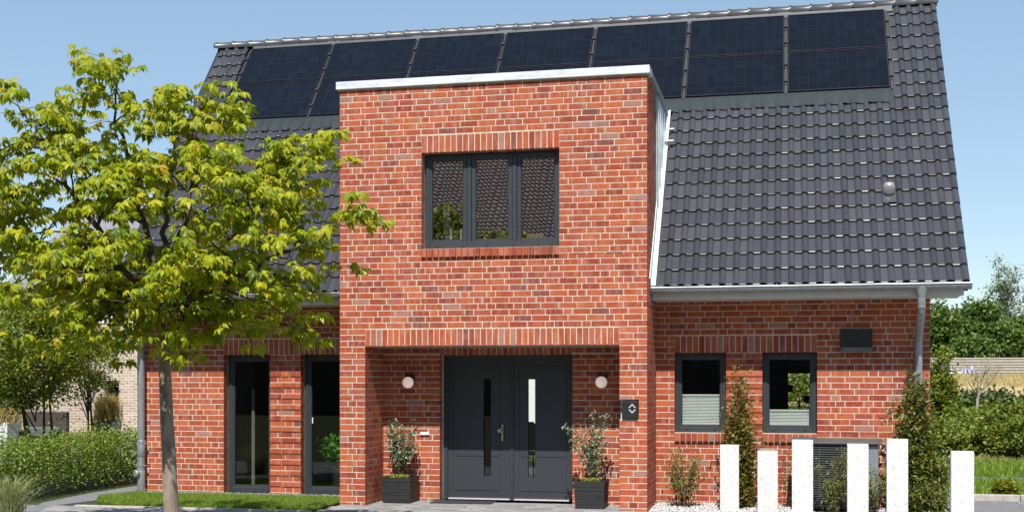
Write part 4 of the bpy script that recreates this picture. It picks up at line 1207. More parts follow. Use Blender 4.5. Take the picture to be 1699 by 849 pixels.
shrub('column_shrub', 'slim coppery green column shrub between the two small windows', 'shrub', (-.62, -.5, 0),
      [(random.gauss(0, .085) * (1.3 if z < 1.3 else .7), random.gauss(0, .08), z) for z in np.linspace(.35, 1.80, 44)] + [(-.02, 0, 1.84)], 'hornbeam', (.058, .036), 15, .068, lift=.05, start=2)
shrub('column_shrub', 'tall evergreen climbing the downpipe at the corner of the house', 'shrub', (1.64, -.55, 0),
      [(random.gauss(.02, .10) * (1.0 if z > 1.0 else 1.5), random.gauss(0, .1), z) for z in np.linspace(.25, 1.74, 52)] + [(random.uniform(-.14, .40), random.uniform(-.2, .1), random.uniform(.25, .95)) for _ in range(30)],
      'evergreen', (.085, .036), 20, .08, lift=.05, start=2)
shrub('small_shrub', 'open small-leaved shrub in the gravel by the bay corner', 'shrub', (-1.36, -.55, 0), E_(13, .22, .15, .35, .72) + [(-.17, 0, .80), (-.02, 0, .78), (-.27, 0, .62), (.27, 0, .42), (.16, 0, .7)], 'shrub_olive', (.042, .022), 12, .042)
shrub('small_shrub', 'feathery shrub before the grille of the heat pump', 'shrub', (.63, -1.25, 0), E_(11, .20, .12, .35, .78) + [(-.3, 0, .62), (-.22, 0, .68), (.06, 0, .84)], 'shrub_olive', (.05, .016), 11, .038)
shrub('small_shrub', 'narrow feathery shrub at the pale side panel of the heat pump', 'shrub', (1.08, -1.15, 0), E_(9, .12, .1, .3, .66) + [(.18, 0, .6)], 'shrub_olive', (.05, .016), 9, .035)
shrub('small_shrub', 'thin twiggy seedling on the wall between two steles', 'shrub', (.02, -.4, 0), E_(4, .05, .04, .4, .8) + [(-.05, 0, .9)], 'shrub_olive', (.045, .022), 4, .03, r0=.005)
shrub('small_shrub', 'low leafy shrub at the foot of the evergreen column', 'shrub', (1.78, -1.3, 0), E_(16, .2, .15, .2, .5), 'evergreen', (.06, .026), 10, .045)

# variegated grass by the path
vg = thing('ornamental_grass', 'pale variegated grass tuft at the bend of the side path', 'grass', (-9.1, -2.6, 0))
gpt = depth_point(15, 849, 15.6); gpt.z = 0; vg.location = gpt
n = 420; az = rng.uniform(0, 6.283, n); rr_ = np.abs(rng.normal(0, .09, n))
bl = np.stack([gpt.x + np.cos(az) * rr_, gpt.y + np.sin(az) * rr_, np.zeros(n)], 1)
segs = 5; V_, F_ = [], []
for i in range(n):
    h_ = random.uniform(.35, .75); out = random.uniform(.08, .48); a = az[i] + random.gauss(0, .4); w_ = random.uniform(.006, .011)
    sd_ = Vector((-math.sin(a), math.cos(a), 0)); b0 = len(V_)
    for k in range(segs + 1):
        t = k / segs; p = Vector(bl[i]) + Vector((math.cos(a), math.sin(a), 0)) * out * t ** 1.7 + Vector((0, 0, h_ * (t - .28 * t ** 3)))
        wk = w_ * (1 - t * .9); V_ += [tuple(p - sd_ * wk), tuple(p + sd_ * wk)]
    for k in range(segs): F_.append((b0 + 2 * k, b0 + 2 * k + 1, b0 + 2 * k + 3, b0 + 2 * k + 2))
stuff(numpy_mesh('blades', V_, F_, 'grass_variegated', vg))

# ------------------------------------------------------------------ the chestnut tree
random.seed(5)
TD = 12.9
tb = depth_point(286, 887, TD); tb.z = 0
tree = thing('chestnut_tree', 'young yellow-green chestnut tree in front of the brick house', 'tree', tb)
tp = lambda px, py, dd=0.: depth_point(px, py, TD + dd)
tk = Mesh(); path = [tb - Vector((0, 0, .1)), tb, tp(284, 849), tp(282, 800), tp(280, 750), tp(277, 700), tp(275, 650), tp(273, 600), tp(272, 560), tp(268, 530), tp(266, 505)]
tk.tube(path, [.105, .092, .079, .076, .073, .070, .066, .063, .060, .062, .05], 14)
tk.tube([tp(270, 548), tp(276, 541, -.05), tp(279, 538, -.1)], [.03, .024, .018], 8)
trunk = tk.build('trunk', 'bark', tree, smooth=True)
fork = tp(268, 528)
leaders = [[tp(266, 505), tp(258, 440, .1), tp(235, 360, .2), tp(212, 280, .2), tp(196, 205, .1), tp(190, 150)],
           [tp(266, 512), tp(285, 440, -.2), tp(305, 360, -.3), tp(322, 280, -.2), tp(330, 215, -.1), tp(322, 178)],
           [tp(266, 515), tp(220, 460, -.3), tp(165, 390, -.5), tp(115, 310, -.4), tp(75, 235, -.2), tp(42, 178)],
           [tp(268, 522), tp(320, 465, .3), tp(385, 400, .4), tp(440, 330, .3), tp(480, 260, .2), tp(535, 215)],
           [tp(267, 520), tp(205, 480, .6), tp(130, 440, .9), tp(60, 400, .9), tp(0, 350, .7)],
           [tp(268, 524), tp(330, 490, -.5), tp(420, 440, -.8), tp(480, 415, -.6), tp(520, 400, -.5)],
           [tp(266, 510), tp(268, 430, .6), tp(275, 340, 1.0), tp(285, 250, 1.1), tp(270, 160, .6)]]
limbs = Mesh(); nodes = []
def smooth_path(pts, n):
    out = []
    for i in range(n + 1):
        t = i / n * (len(pts) - 1); k = min(int(t), len(pts) - 2); u = t - k
        p0, p1, p2, p3 = pts[max(k - 1, 0)], pts[k], pts[k + 1], pts[min(k + 2, len(pts) - 1)]
        out.append(.5 * ((2 * p1) + (p2 - p0) * u + (2 * p0 - 5 * p1 + 4 * p2 - p3) * u * u + (3 * p1 - p0 - 3 * p2 + p3) * u ** 3))
    return out
tips = []
for L_ in leaders:
    sp_ = smooth_path(L_, 16)
    sp_ = [p + Vector((random.gauss(0, .02), random.gauss(0, .02), random.gauss(0, .02))) for p in sp_]
    limbs.tube(sp_, [.044 - .0023 * k for k in range(17)], 8)
    nodes += [(p, .044 - .0023 * k) for k, p in enumerate(sp_) if k > 1]
    tips.append(sp_[-1])
sil = [(30, 150), (12, 165), (60, 195), (110, 180), (150, 150), (165, 92), (185, 82), (135, 135), (140, 205), (250, 118), (268, 128), (215, 145), (238, 150), (322, 150), (350, 150), (385, 160), (395, 185), (420, 220), (455, 222), (480, 235), (540, 210), (555, 228), (470, 290), (520, 265), (535, 300), (520, 330),
       (598, 366), (622, 368), (500, 390), (520, 420), (545, 440), (505, 470), (520, 485), (470, 520), (515, 560), (500, 540), (440, 570), (430, 545), (370, 560), (345, 590), (340, 555), (325, 580), (250, 570), (235, 560), (200, 590), (185, 570), (150, 560), (120, 590), (110, 545), (60, 520), (30, 500), (5, 470), (-15, 440), (5, 400), (-10, 350), (0, 300), (20, 265), (0, 245), (50, 250), (-25, 380), (75, 300), (90, 345), (60, 430), (95, 480),
       (385, 500), (410, 470), (300, 520), (330, 500), (210, 520), (170, 520)]
targets = [(tp(x, y + (24 if y < 250 else 0)), .35) for x, y in sil]
g = np.random.default_rng(3)
while len(targets) < 180:
    x, y = g.uniform(-40, 525), g.uniform(110, 590)
    # envelope of the crown in elevation
    top = np.interp(x, [-40, 20, 60, 150, 200, 260, 330, 400, 470, 540, 570], [310, 250, 230, 180, 172, 175, 185, 225, 280, 300, 380])
    bot = np.interp(x, [-40, 20, 110, 200, 260, 340, 420, 500, 570], [460, 500, 560, 570, 520, 560, 560, 500, 400])
    if not top < y < bot: continue
    if y > 470 and 235 < x < 330 and g.random() < .6: continue
    half = 1.75 * math.sqrt(max(0, 1 - ((x - 265) / 340) ** 2)) * math.sqrt(max(0.05, 1 - ((y - 370) / 250) ** 2))
    targets.append((tp(x, y, g.uniform(-half, half)), 0))
leaf_at = []; twigs = Mesh(); twig_list = []
random.seed(12)
for T_, j in targets:
    if j: T_ = T_ + Vector((0, random.gauss(0, j), 0))
    best = min(nodes, key=lambda nd: (nd[0] - T_).length + (.9 * max(0, nd[0].z - T_.z + .1)) + .25 * abs(nd[0].z - T_.z))
    pa = branch_path(best[0], T_, .16, 8, .015)
    r0 = min(best[1] * .6, .006 + .008 * (best[0] - T_).length)
    limbs.tube(pa, [r0 * (1 - k / 10) + .0016 for k in range(9)], 5)
    n0 = len(pa)
    for k in range(3, n0):
        if random.random() < .44 or k == n0 - 1: leaf_at.append((pa[k], (pa[k] - pa[k - 1]).normalized(), 6 if k == n0 - 1 else 2))
    # side twigs
    for _ in range(3):
        k = random.randint(3, n0 - 1); d = Vector((random.gauss(0, 1), random.gauss(0, 1), random.gauss(.25, .6))).normalized()
        L2 = random.uniform(.14, .36); e2 = pa[k] + d * L2
        tw = branch_path(pa[k], e2, .03, 4); limbs.tube(tw, [.004, .0036, .003, .0026, .002], 4)
        leaf_at.append((e2, d, random.choice((4, 5, 6)))); leaf_at.append((tw[2], d, 2))
limbs.build('branch', 'bark_dark', tree, smooth=True)

def palmate(seed):
    r = random.Random(seed); V, F = [(0, 0, 0)], []; nl = r.choice((5, 6, 7))
    for i in range(nl):
        a = R(-105 + 210 * i / (nl - 1)) + r.gauss(0, .07); mid = 1 - .42 * abs(i - (nl - 1) / 2) / ((nl - 1) / 2)
        L = .128 * mid * r.uniform(.9, 1.1); w = L * .30; dr = r.uniform(.65, 1.25)
        ca, sa = math.cos(a), math.sin(a)
        def P(t, s, up): # along, side, height
            x, y = t * L, s; return (x * ca - y * sa, x * sa + y * ca, up - dr * L * t * t)
        b = len(V); V += [P(.62, -w, .010), P(.62, 0, 0), P(.62, w, .010), P(1, 0, -.004)]
        F += [(0, b, b + 1), (0, b + 1, b + 2), (b, b + 3, b + 1), (b + 1, b + 3, b + 2)]
    return V, F
PALM = [palmate(i) for i in range(8)]
leaf_xf = []
for p, d, n in leaf_at:
    a0 = random.uniform(0, 6.28)
    for i in range(n):
        a = a0 + 2.4 * i + random.gauss(0, .3)
        out = (Vector((math.cos(a), math.sin(a), random.gauss(.1, .25))) + d * .5).normalized()
        q = p + out * random.uniform(.05, .13)
        up = Vector((random.gauss(0, .5), random.gauss(-.30, .45), 1)).normalized()
        x = (out - up * out.dot(up)); x = x.normalized() if x.length > .01 else up.orthogonal()
        x = (x - up * .35 * random.random()).normalized(); up = (up - x * up.dot(x)).normalized(); y = up.cross(x)
        s = random.uniform(.45, .86)
        leaf_xf.append(Matrix(((x.x * s, y.x * s, up.x * s, q.x), (x.y * s, y.y * s, up.y * s, q.y), (x.z * s, y.z * s, up.z * s, q.z), (0, 0, 0, 1))))
# the 300 leaves that show largest: big, near the camera and on the outside
def leaf_rank(mx):
    p = mx.translation; return depth_of(p.x, p.y) - 3.5 * mx.to_scale().x
lo = sorted(range(len(leaf_xf)), key=lambda i: leaf_rank(leaf_xf[i])); ls = set(lo[:295])
lme = []
for V, F in PALM:
    me = bpy.data.meshes.new('leaf'); me.from_pydata(V, [], F); me.materials.append(M['horse_chestnut_single']); me.update(); lme.append(me)
Vv, Ff, off = [], [], 0
PN = [(np.array(V), np.array(F)) for V, F in PALM]
for i, mx in enumerate(leaf_xf):
    if i in ls:
        o = bpy.data.objects.new('leaf', lme[i % 8]); C.objects.link(o); o.parent = tree
        m2 = mx.copy(); m2.translation = mx.translation - tb; o.matrix_local = m2
    else:
        V, F = PN[i % 8]; A = np.array(mx)
        Vv.append(V @ A[:3, :3].T + A[:3, 3]); Ff.append(F + off); off += len(V)
stuff(numpy_mesh('crown', np.concatenate(Vv), np.concatenate(Ff), 'horse_chestnut', tree))

# ------------------------------------------------------------------ neighbour's garden, left
random.seed(91)
def hedge_line(name, label, a, b, h, th, n, m, leafs=(.05, .03)):
    a, b = Vector(a), Vector(b); t = thing(name, label, 'hedge', a.lerp(b, .5))
    d = (b - a); L = d.length; d.normalize(); s = Vector((-d.y, d.x, 0)); pts = []; stm = Mesh()
    for i in range(int(L / .12)):
        q = a + d * (i + random.random()) * .12 + s * random.gauss(0, th * .3)
        hh = h * random.uniform(.8, 1.12)
        stm.tube([q, q + Vector((random.gauss(0, .05), random.gauss(0, .05), hh * .85))], [.008, .003], 4)
    stm.build('stem', 'bark_dark', t)
    lo = []
    for _ in range(n):
        u = random.random(); z = random.random() ** .75
        hh = h * (1 + .10 * math.sin(u * 37) + .06 * math.sin(u * 91 + 1))
        lo.append(tuple(a + d * u * L + s * random.gauss(0, th * .45 * (1 - .2 * z)) + Vector((0, 0, .06 + z * hh))))
    v, f = leaf_cloud(lo + [tuple(a + d * u * L + s * random.gauss(0, th * .3) + Vector((0, 0, h * random.uniform(.95, 1.0 + .45 * abs(math.sin(u * 23)) ** 3)))) for u in [random.random() for _ in range(n // 12)]], *leafs); stuff(numpy_mesh('foliage', v, f, m, t)); return t
ha, hb = ground_point(235, 792), ground_point(-60, 838)
hedge_line('hedge', 'loose green hedge along the side path beside the neighbouring garden', (ha.x, ha.y + .2, 0), (hb.x, hb.y + .35, 0), .77, .6, 17000, 'hedge')
ed = Mesh(); dv = (hb - ha); nn = 16
for i in range(nn):
    p, q = ha + dv * (i + .03) / nn, ha + dv * (i + .97) / nn
    ed.hexa([(p.x, p.y + .30, 0), (q.x, q.y + .30, 0), (p.x, p.y + .42, 0), (q.x, q.y + .42, 0), (p.x, p.y + .32, .19), (q.x, q.y + .32, .19), (p.x, p.y + .42, .19), (q.x, q.y + .42, .19)])
tag(ed.build('stone_edging', 'stone_edge', bevel=.01), 'low grey stone edging behind the hedge stems', 'edging')
# rough flowering patch on the hedge
shrub('yellow_shrub', 'yellow flowering shrub rising from the hedge', 'shrub', tuple(Vector((ground_point(105, 800).x, ground_point(105, 800).y + .9, 0))), E_(12, .3, .2, .75, .98), 'yellow_bush', (.05, .03), 8, .05)
# planters and bench on the neighbour's terrace
def tuft(parent, c, r, h, n, m):
    b = np.stack([c[0] + rng.normal(0, r * .45, n), c[1] + rng.normal(0, r * .45, n), np.full(n, c[2])], 1)
    v, f = blade_cloud(b, h, .018, .45); stuff(numpy_mesh('blades', v, f, m, parent))
p = depth_point(179, 698, 27.0); t = thing('grass_planter', 'tall dark zinc planter with golden grass before the beige house', 'planter', (p.x, p.y, 0), 'grass planters')
Mesh().hexa([(p.x - .17, p.y - .17, 0), (p.x + .17, p.y - .17, 0), (p.x - .17, p.y + .17, 0), (p.x + .17, p.y + .17, 0), (p.x - .22, p.y - .22, p.z), (p.x + .22, p.y - .22, p.z), (p.x - .22, p.y + .22, p.z), (p.x + .22, p.y + .22, p.z)]).build('planter', 'zinc_pot', t, bevel=.01)
tuft(t, (p.x, p.y, p.z), .24, .56, 900, 'grass_golden')
p = depth_point(6, 700, 25.5); t = thing('grass_planter', 'pale planter with golden grass beside the rattan bench', 'planter', (p.x, p.y, 0), 'grass planters')
Mesh().box(p.x - .34, p.x + .22, p.y - .2, p.y + .2, 0, p.z).build('planter', 'white_pot', t, bevel=.01)
tuft(t, (p.x - .06, p.y, p.z), .34, .30, 900, 'grass_golden')
p = depth_point(62, 690, 26.5); t = thing('garden_bench', 'dark rattan garden bench with grey cushion on the neighbouring terrace', 'bench', (p.x, p.y, 0))
bw = .52
Mesh().box(p.x - bw, p.x + bw, p.y - .3, p.y + .3, .12, .42).build('seat', 'rattan', t, bevel=.01)
Mesh().box(p.x - bw, p.x + bw, p.y + .3, p.y + .4, .12, 1.05).build('backrest', 'rattan', t, bevel=.01)
Mesh().box(p.x - bw + .13, p.x + bw - .13, p.y + .2, p.y + .29, .50, .72).build('cushion', 'cushion', t, bevel=.03)
for s in (-1, 1): Mesh().box(p.x + s * bw - .06, p.x + s * bw + .06, p.y - .301, p.y + .299, .1, .66).build('armrest', 'rattan', t, bevel=.01)
tb2 = Mesh().box(-20, -9.9, ground_point(150, 770).y, 28, -.05, .005)
structure(tb2.build('neighbour_terrace', 'kerb'))
# neighbour house
NDp = depth_point(140, 630, 38.0)
nx0, nx1 = depth_point(20, 630, 38).x, depth_point(330, 630, 38).x; ny = NDp.y
nh = thing('beige_house', 'beige brick neighbour house with grey roof behind the trees', 'house', ((nx0 + nx1) / 2, ny, 0))
zz_ = lambda py: CAM_Z + (HOR - py) / FPX * 38
pxx = lambda px: depth_point(px, 630, 38).x + (0)
lw_ = (pxx(179), pxx(205), zz_(722), zz_(631)); uw_ = (pxx(183), pxx(203), zz_(592), zz_(540)); lw2 = (pxx(35), pxx(75), zz_(740), zz_(660))
m = Mesh(); wall_boxes(m, 'x', ny, .3, nx0, nx1, -.1, zz_(536), [lw_, uw_]); m.box(nx0, nx0 + .3, ny + .3, ny + 9, -.1, zz_(536)); m.box(nx1 - .3, nx1, ny + .3, ny + 9, -.1, zz_(536))
m.build('wall', 'beige_brick', nh)
Mesh().box(nx0 - .001, nx1 + .001, ny - .03, ny + 9, zz_(536), zz_(486)).build('upper_wall', 'white_render', nh)
Mesh().prism([(ny - .5, zz_(488)), (ny + 4.5, zz_(488) + 3.4), (ny + 9.5, zz_(488)), (ny + 9.5, zz_(488) + .2), (ny + 4.5, zz_(488) + 3.6), (ny - .5, zz_(488) + .2)], 'x', nx0 - .4, nx1 + .4).build('roof', 'grey_roof', nh)
for (a, b, c, d), mm in ((lw_, 'glass'), (uw_, None)):
    q = Mesh(); ring(q, a, b, c, d, .07, ny + .08, ny + .16); w = q.build('window', 'frame', nh)
    if mm: Mesh().box(a + .07, b - .07, ny + .12, ny + .14, c + .07, d - .07).build('pane', mm, w)
    else:
        s_ = Mesh(); n_ = 9
        for k in range(n_): s_.box(a + .07, b - .07, ny + .05, ny + .075, c + .07 + (d - c - .14) * k / n_, c + .07 + (d - c - .14) * (k + .82) / n_)
        s_.build('shutter', 'shutter', w)
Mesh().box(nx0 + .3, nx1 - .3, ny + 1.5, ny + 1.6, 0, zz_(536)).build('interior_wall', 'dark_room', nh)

# garden trees, left
def leafy_tree(name, label, base, h, crown_c, radii, m, n, leaf, clump=.45, nc=60, trunk_r=.05, group=None, seed=1, stems=1, bark='bark_dark', limbs_n=14, shell=.5):
    t = thing(name, label, 'tree', base, group); b = Vector(base); r = random.Random(seed)
    tr = Mesh(); cc = Vector(crown_c)
    for s in range(stems):
        p = b + Vector((r.uniform(-.25, .25), r.uniform(-.2, .2), -.05)) if stems > 1 else b - Vector((0, 0, .05))
        top = cc + Vector((r.uniform(-.3, .3) * radii[0], r.uniform(-.3, .3) * radii[1], r.uniform(0, .5) * radii[2]))
        pa = branch_path(p, top, .1, 6); tr.tube(pa, [trunk_r * (1 - .13 * k) for k in range(7)], 7)
    for k in range(limbs_n):
        u = r.uniform(.3, .95); s0 = b.lerp(cc, u); a = r.uniform(0, 6.283); q = r.uniform(.55, .95)
        e = cc + Vector((math.cos(a) * radii[0] * q, math.sin(a) * radii[1] * q, r.uniform(-.6, .8) * radii[2]))
        tr.tube(branch_path(s0, e, .1 * radii[2], 5), [trunk_r * .42 * (1 - .17 * j) for j in range(6)], 5)
    tr.build('trunk', bark, t, smooth=True)
    pts = clumps(crown_c, radii, nc, n, clump, seed, shell)
    pts = pts[pts[:, 2] > b.z + .1]
    v, f = leaf_cloud(pts, *leaf); stuff(numpy_mesh('crown', v, f, m, t)); return t
p = depth_point(68, 715, 23.5)
leafy_tree('garden_tree', 'dense small-leaved multi-stem tree beside the rattan bench', (p.x, p.y, 0), 3.2, tuple(depth_point(45, 580, 23.5)), (1.35, 1.2, 1.12), 'small_tree', 22000, (.075, .05), .26, 75, .035, None, 4, 4)
p = depth_point(150, 715, 25.5)
leafy_tree('garden_tree', 'thin airy tree before the beige brick house wall', (p.x, p.y, 0), 2.6, tuple(depth_point(140, 600, 25.5)), (.72, .7, .85), 'small_tree', 4600, (.075, .048), .24, 44, .03, None, 6, 3)
p = depth_point(-70, 700, 30)
leafy_tree('garden_tree', 'dark green tree at the edge of the neighbouring garden', (p.x, p.y, 0), 4, tuple(depth_point(-60, 560, 30)), (1.6, 1.4, 1.7), 'thicket_dark', 9000, (.10, .06), .4, 60, .07, None, 8, 1)

# ------------------------------------------------------------------ right: bushes, bank, barrier, wood
random.seed(55)
def bush(name, label, px, py_top, py_bot, halfw, D, m, n, leaf, clump, seed, group=None, depth=None, wave=1.0, zb=0.0):
    c = depth_point(px, (py_top + py_bot) / 2, D); b = depth_point(px, py_bot, D)
    rx = halfw / FPX * D; rz = (py_bot - py_top) / 2 / FPX * D
    z0 = b.z
    t = thing(name, label, 'bush', (c.x, c.y, z0), group)
    r = random.Random(seed); s = Mesh()
    for k in range(9):
        e = c + Vector((r.uniform(-.8, .8) * rx, r.uniform(-.5, .5) * rx, r.uniform(-.2, .85) * rz)); s.tube(branch_path((c.x + r.uniform(-.15, .15) * rx, c.y, z0 - .1), e, .1 * rz, 4), [.02 * rz, .017 * rz, .013 * rz, .01 * rz, .006 * rz], 5)
    s.build('stem', 'bark_dark', t)
    pts = clumps(tuple(c), (rx, depth or rx, rz), 46, n, clump, seed, .45)
    v, f = leaf_cloud(pts, *leaf); stuff(numpy_mesh('foliage', v, f, m, t)); return t
bush('round_bush', 'small round yellow-green bush on the lawn by the drive kerb', 1667, 797, 829, 22, 18.2, 'yellow_bush', 1700, (.06, .04), .055, 2)
TG = 'wild shrubs of the thicket below the bank'
thick = [(1552, 690, 768, 46, 27, 'thicket', 'light green thicket shrub at the corner of the house, in the lowest row'), (1606, 696, 764, 44, 28, 'thicket', 'light green thicket shrub behind the lone stele, in the lowest row'),
         (1658, 690, 768, 44, 27.5, 'thicket', 'light green thicket shrub above the round bush, in the lowest row'), (1712, 684, 776, 46, 26.5, 'thicket', 'light green thicket shrub at the far end of the lowest row'),
         (1575, 668, 742, 46, 35, 'thicket', 'mid green thicket shrub next to the house, in the middle row'), (1632, 672, 742, 46, 36, 'thicket', 'mid green thicket shrub below the bare sapling, in the middle row'), (1690, 668, 744, 48, 35, 'thicket', 'mid green thicket shrub at the far end of the middle row'),
         (1580, 645, 712, 44, 50, 'thicket_dark', 'dark green thicket shrub behind, next to the house'), (1640, 650, 712, 44, 52, 'thicket_dark', 'dark green thicket shrub around the bare sapling'),
         (1690, 653, 715, 46, 51, 'thicket_dark', 'dark green thicket shrub behind, beyond the bare sapling'), (1745, 655, 725, 50, 50, 'thicket_dark', 'dark green thicket shrub at the far end behind'),
         (1760, 676, 770, 50, 30, 'thicket', 'light green thicket shrub beyond the picture edge')]
for i, (px, a, b, hw, D, m, lab) in enumerate(thick):
    bush('thicket_shrub', lab, px, a, b, hw, D, m, 4600, (.0042 * D, .0027 * D), .0065 * D, 20 + i, TG)
bush('corner_tree', 'yellow-green loose shrub tree at the corner behind the downpipe', 1556, 575, 700, 22, 31, 'small_tree', 3000, (.11, .065), .2, 40)
# bare sapling
bp = depth_point(1621, 684, 46); bs = thing('bare_sapling', 'leafless brown sapling rising from the thicket', 'sapling', bp)
sm_ = Mesh(); 
tpt = lambda px, py: depth_point(px, py, 46)
sm_.tube([bp - Vector((0, 0, .6)), bp, tpt(1622, 662), tpt(1624, 652)], [.08, .06, .05, .04], 7)
rb = random.Random(3)
def rec(p, d, L, r, lv):
    e = p + d * L; m_ = p.lerp(e, .5) + Vector((rb.gauss(0, .05), 0, rb.gauss(0, .05))) * L
    sm_.tube([p, m_, e], [r, r * .8, r * .6], 5)
    if lv:
        for _ in range(3): rec(p.lerp(e, rb.uniform(.45, 1)), (d + Vector((rb.gauss(0, .42), rb.gauss(0, .42), rb.gauss(.1, .3)))).normalized(), L * rb.uniform(.55, .8), r * .55, lv - 1)
for dx in (-.55, -.3, -.05, .2, .45, .65): rec(tpt(1622, 660), Vector((dx, rb.gauss(0, .2), 1)).normalized(), .75, .022, 3)
sm_.build('trunk', 'bark_pale', bs, smooth=True)

# noise barrier with graffiti, guard rail
BD = 165.0
bar = thing('noise_barrier', 'long brown timber noise barrier with pale graffiti beyond the bank', 'barrier', depth_point(1640, 624, BD))
bz0, bz1 = depth_point(1600, 620, BD).z, depth_point(1600, 593, BD).z
by = depth_point(1640, 624, BD).y; bx0 = depth_point(1440, 624, BD).x
xa = bx0; k = 0
pw = 5.3
while k < 9:
    x0, x1 = bx0 + k * pw, bx0 + (k + 1) * pw
    q = Mesh().box(x0 + .12, x1 - .12, by, by + .15, bz0, bz1).build('panel', 'barrier', bar)
    r_ = Mesh()
    for j in range(6): r_.box(x0 + .12, x1 - .12, by - .07, by - .002, bz0 + (bz1 - bz0) * (j + .55) / 6, bz0 + (bz1 - bz0) * (j + .95) / 6)
    r_.build('board', 'barrier_rib', q)
    Mesh().box(x0 - .12, x0 + .12, by - .12, by + .2, bz0 - .3, bz1 + .05).build('post', 'barrier', bar); k += 1
Mesh().box(bx0, bx0 + 9 * pw, by - .1, by + .2, bz0 - .62, bz0 - .01).build('plinth', 'concrete', bar)
# graffiti strokes, flat paint on the boards
gx0 = depth_point(1576, 610, BD).x; gs = FPX / BD
def gp(px, py): q = depth_point(px, py, BD - .1); return (q.x, by - .085, q.z)
gr_m = Mesh(); ge = Mesh()
strokes = [[(1584, 608), (1579, 609), (1578, 612), (1582, 614), (1586, 616), (1583, 619), (1577, 619)],
           [(1590, 610), (1590, 616), (1593, 619), (1597, 617), (1598, 610), (1598, 619)],
           [(1603, 619), (1603, 610), (1607, 612), (1609, 617), (1611, 619), (1612, 608)],
           [(1614, 606), (1615, 612), (1616, 619)]]
for s in strokes:
    ge.tube([gp(*p) for p in s], .17, 5); gr_m.tube([(gp(*p)[0], by - .17, gp(*p)[2]) for p in s], .135, 5)
ge.build('graffiti_outline', 'graffiti_edge', bar); gr_m.build('graffiti', 'graffiti', bar)
GD = 150.0
gr = thing('guard_rail', 'steel roadside guard rail before the noise barrier', 'guard rail', depth_point(1640, 626, GD))
ga = depth_point(1440, 623.5, GD); gxe = depth_point(1820, 623.5, GD).x
Mesh().prism([(ga.y, ga.z - .16), (ga.y - .06, ga.z - .11), (ga.y, ga.z), (ga.y - .06, ga.z + .1), (ga.y, ga.z + .15), (ga.y + .03, ga.z + .15), (ga.y + .03, ga.z - .16)], 'x', ga.x, gxe).build('rail', 'apron', gr)
for k in range(16): 
    x = ga.x + k * 2.6; Mesh().box(x - .06, x + .06, ga.y + .03, ga.y + .12, ga.z - .75, ga.z + .1).build('post', 'zinc', gr)
structure(Mesh().box(ga.x - 30, gxe + 60, ga.y + .3, by - .15, ga.z - .9, ga.z - .42).build('road', 'asphalt'))
# the wood beyond the barrier
WG = 'trees of the wood beyond the noise barrier'
wood = [(1560, 505, 30, 182, 'broad dark green tree of the wood next to the house roof'), (1598, 492, 34, 188, 'broad green tree of the wood above the graffiti'), (1632, 500, 32, 180, 'broad green tree of the wood above the bare sapling'),
        (1668, 535, 30, 178, 'lower green tree of the wood below the poplar'), (1705, 520, 36, 190, 'green tree of the wood beyond the poplar'), (1530, 520, 34, 190, 'green tree of the wood hidden mostly behind the house'), (1745, 505, 36, 185, 'green tree at the far end of the wood'), (1615, 555, 26, 172, 'low dark bush-like tree at the barrier edge')]
for i, (px, top, hw, D, lab) in enumerate(wood):
    c = depth_point(px, (top + 615) / 2, D); rz = (615 - top) / 2 / FPX * D; rx = hw / FPX * D
    b = (c.x, c.y, 2.2)
    leafy_tree('woodland_tree', lab, b, rz * 2, tuple(c), (rx * 1.15, rx, rz * 1.0), 'wood_far', 6500, (.62, .42), 1.0, 62, .28, WG, 60 + i, 1, limbs_n=8, shell=.4)
for i, (px, top, hw, D, lab) in enumerate([(1668, 416, 27, 200, 'tall airy silver-green poplar rising above the wood'), (1715, 455, 26, 198, 'tall silver-green poplar beside the airy poplar, cut by the picture edge')]):
    c = depth_point(px, (top + 600) / 2, D); rz = (600 - top) / 2 / FPX * D; rx = hw / FPX * D
    leafy_tree('poplar_tree', lab, (c.x, c.y, 2.2), rz * 2, tuple(c), (rx, rx, rz), 'poplar', 3600, (.42, .32), .85, 100, .25, 'poplars above the wood', 80 + i, 1, 'bark_pale', 22, .25)

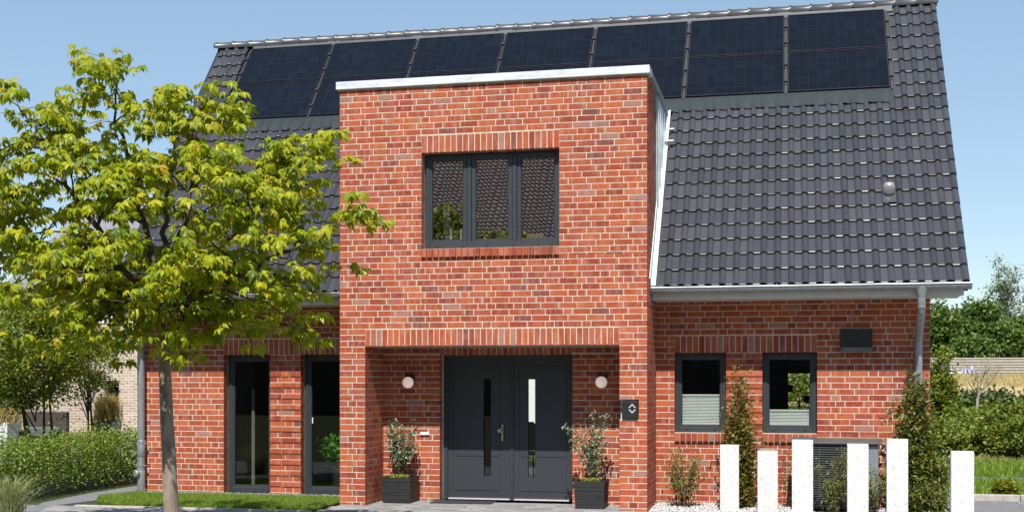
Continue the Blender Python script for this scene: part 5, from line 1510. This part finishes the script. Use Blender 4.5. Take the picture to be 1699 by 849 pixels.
# ------------------------------------------------------------------ house across the street (shows in the window glass)
oy = -46.0
oh = thing('house_across', 'long house with steep brown tiled roof across the street', 'house', (-12, oy, 0))
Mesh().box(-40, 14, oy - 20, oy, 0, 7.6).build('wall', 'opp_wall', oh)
rise, run = 8.44, 7.6; sl = math.hypot(rise, run); up_ = Vector((0, -run / sl, rise / sl)); nn_ = Vector((0, rise / sl, run / sl))
Mesh().prism([(oy + .6, 7.35), (oy + .6 - run, 7.35 + rise), (oy + .6 - 2 * run, 7.35)], 'x', -40, 14).build('roof', 'brown_tile', oh)
cw, rl_ = .27, .30; nc_, nr_ = 140, int(sl / rl_)
V_, F_ = [], []
pr_ = [(0, 0), (.4, .0), (.62, .075), (.82, .075), (.98, .0)]
for r in range(nr_):
    for c in range(nc_):
        b0 = len(V_); x = -32 + c * cw; base = Vector((x, oy + .6, 7.4)) + up_ * (r * rl_)
        for (t, h) in ((0, .055), (1.02, .0)):
            for (u, hh) in pr_: V_.append(tuple(base + Vector((u * cw, 0, 0)) + up_ * (t * rl_) + nn_ * (h + hh)))
        for k in range(4): F_.append((b0 + k, b0 + k + 1, b0 + 6 + k, b0 + 5 + k))
stuff(numpy_mesh('roof_tiling', V_, F_, 'brown_tile', oh))
# unseen trees on both sides of it, added to block low sky light
tc_, tr_ = [], []
for k in range(26):
    x = (-38 - k * 6.5) if k < 13 else (18 + (k - 13) * 6.5)
    tc_.append(clumps((x, -44 + random.uniform(-3, 3), random.uniform(8.5, 10)), (4.6, 4.2, 8.8), 60, 900, 1.4, 300 + k, .45))
v, f = leaf_cloud(np.concatenate(tc_), 1.3, .95); stuff(numpy_mesh('sky_blocking_treeline', v, f, 'thicket_dark'))['label'] = 'unseen dense row of trees across the street, added to block low sky light'
for k in range(10):
    for z in (1.0, 3.9):
        q = Mesh(); x = -38 + k * 5; ring(q, x, x + 1.6, z, z + 1.5, .1, oy - .02, oy + .05)
        q.box(x + .1, x + 1.5, oy + .001, oy + .02, z + .1, z + 1.4); q.build('window', 'frame', oh)
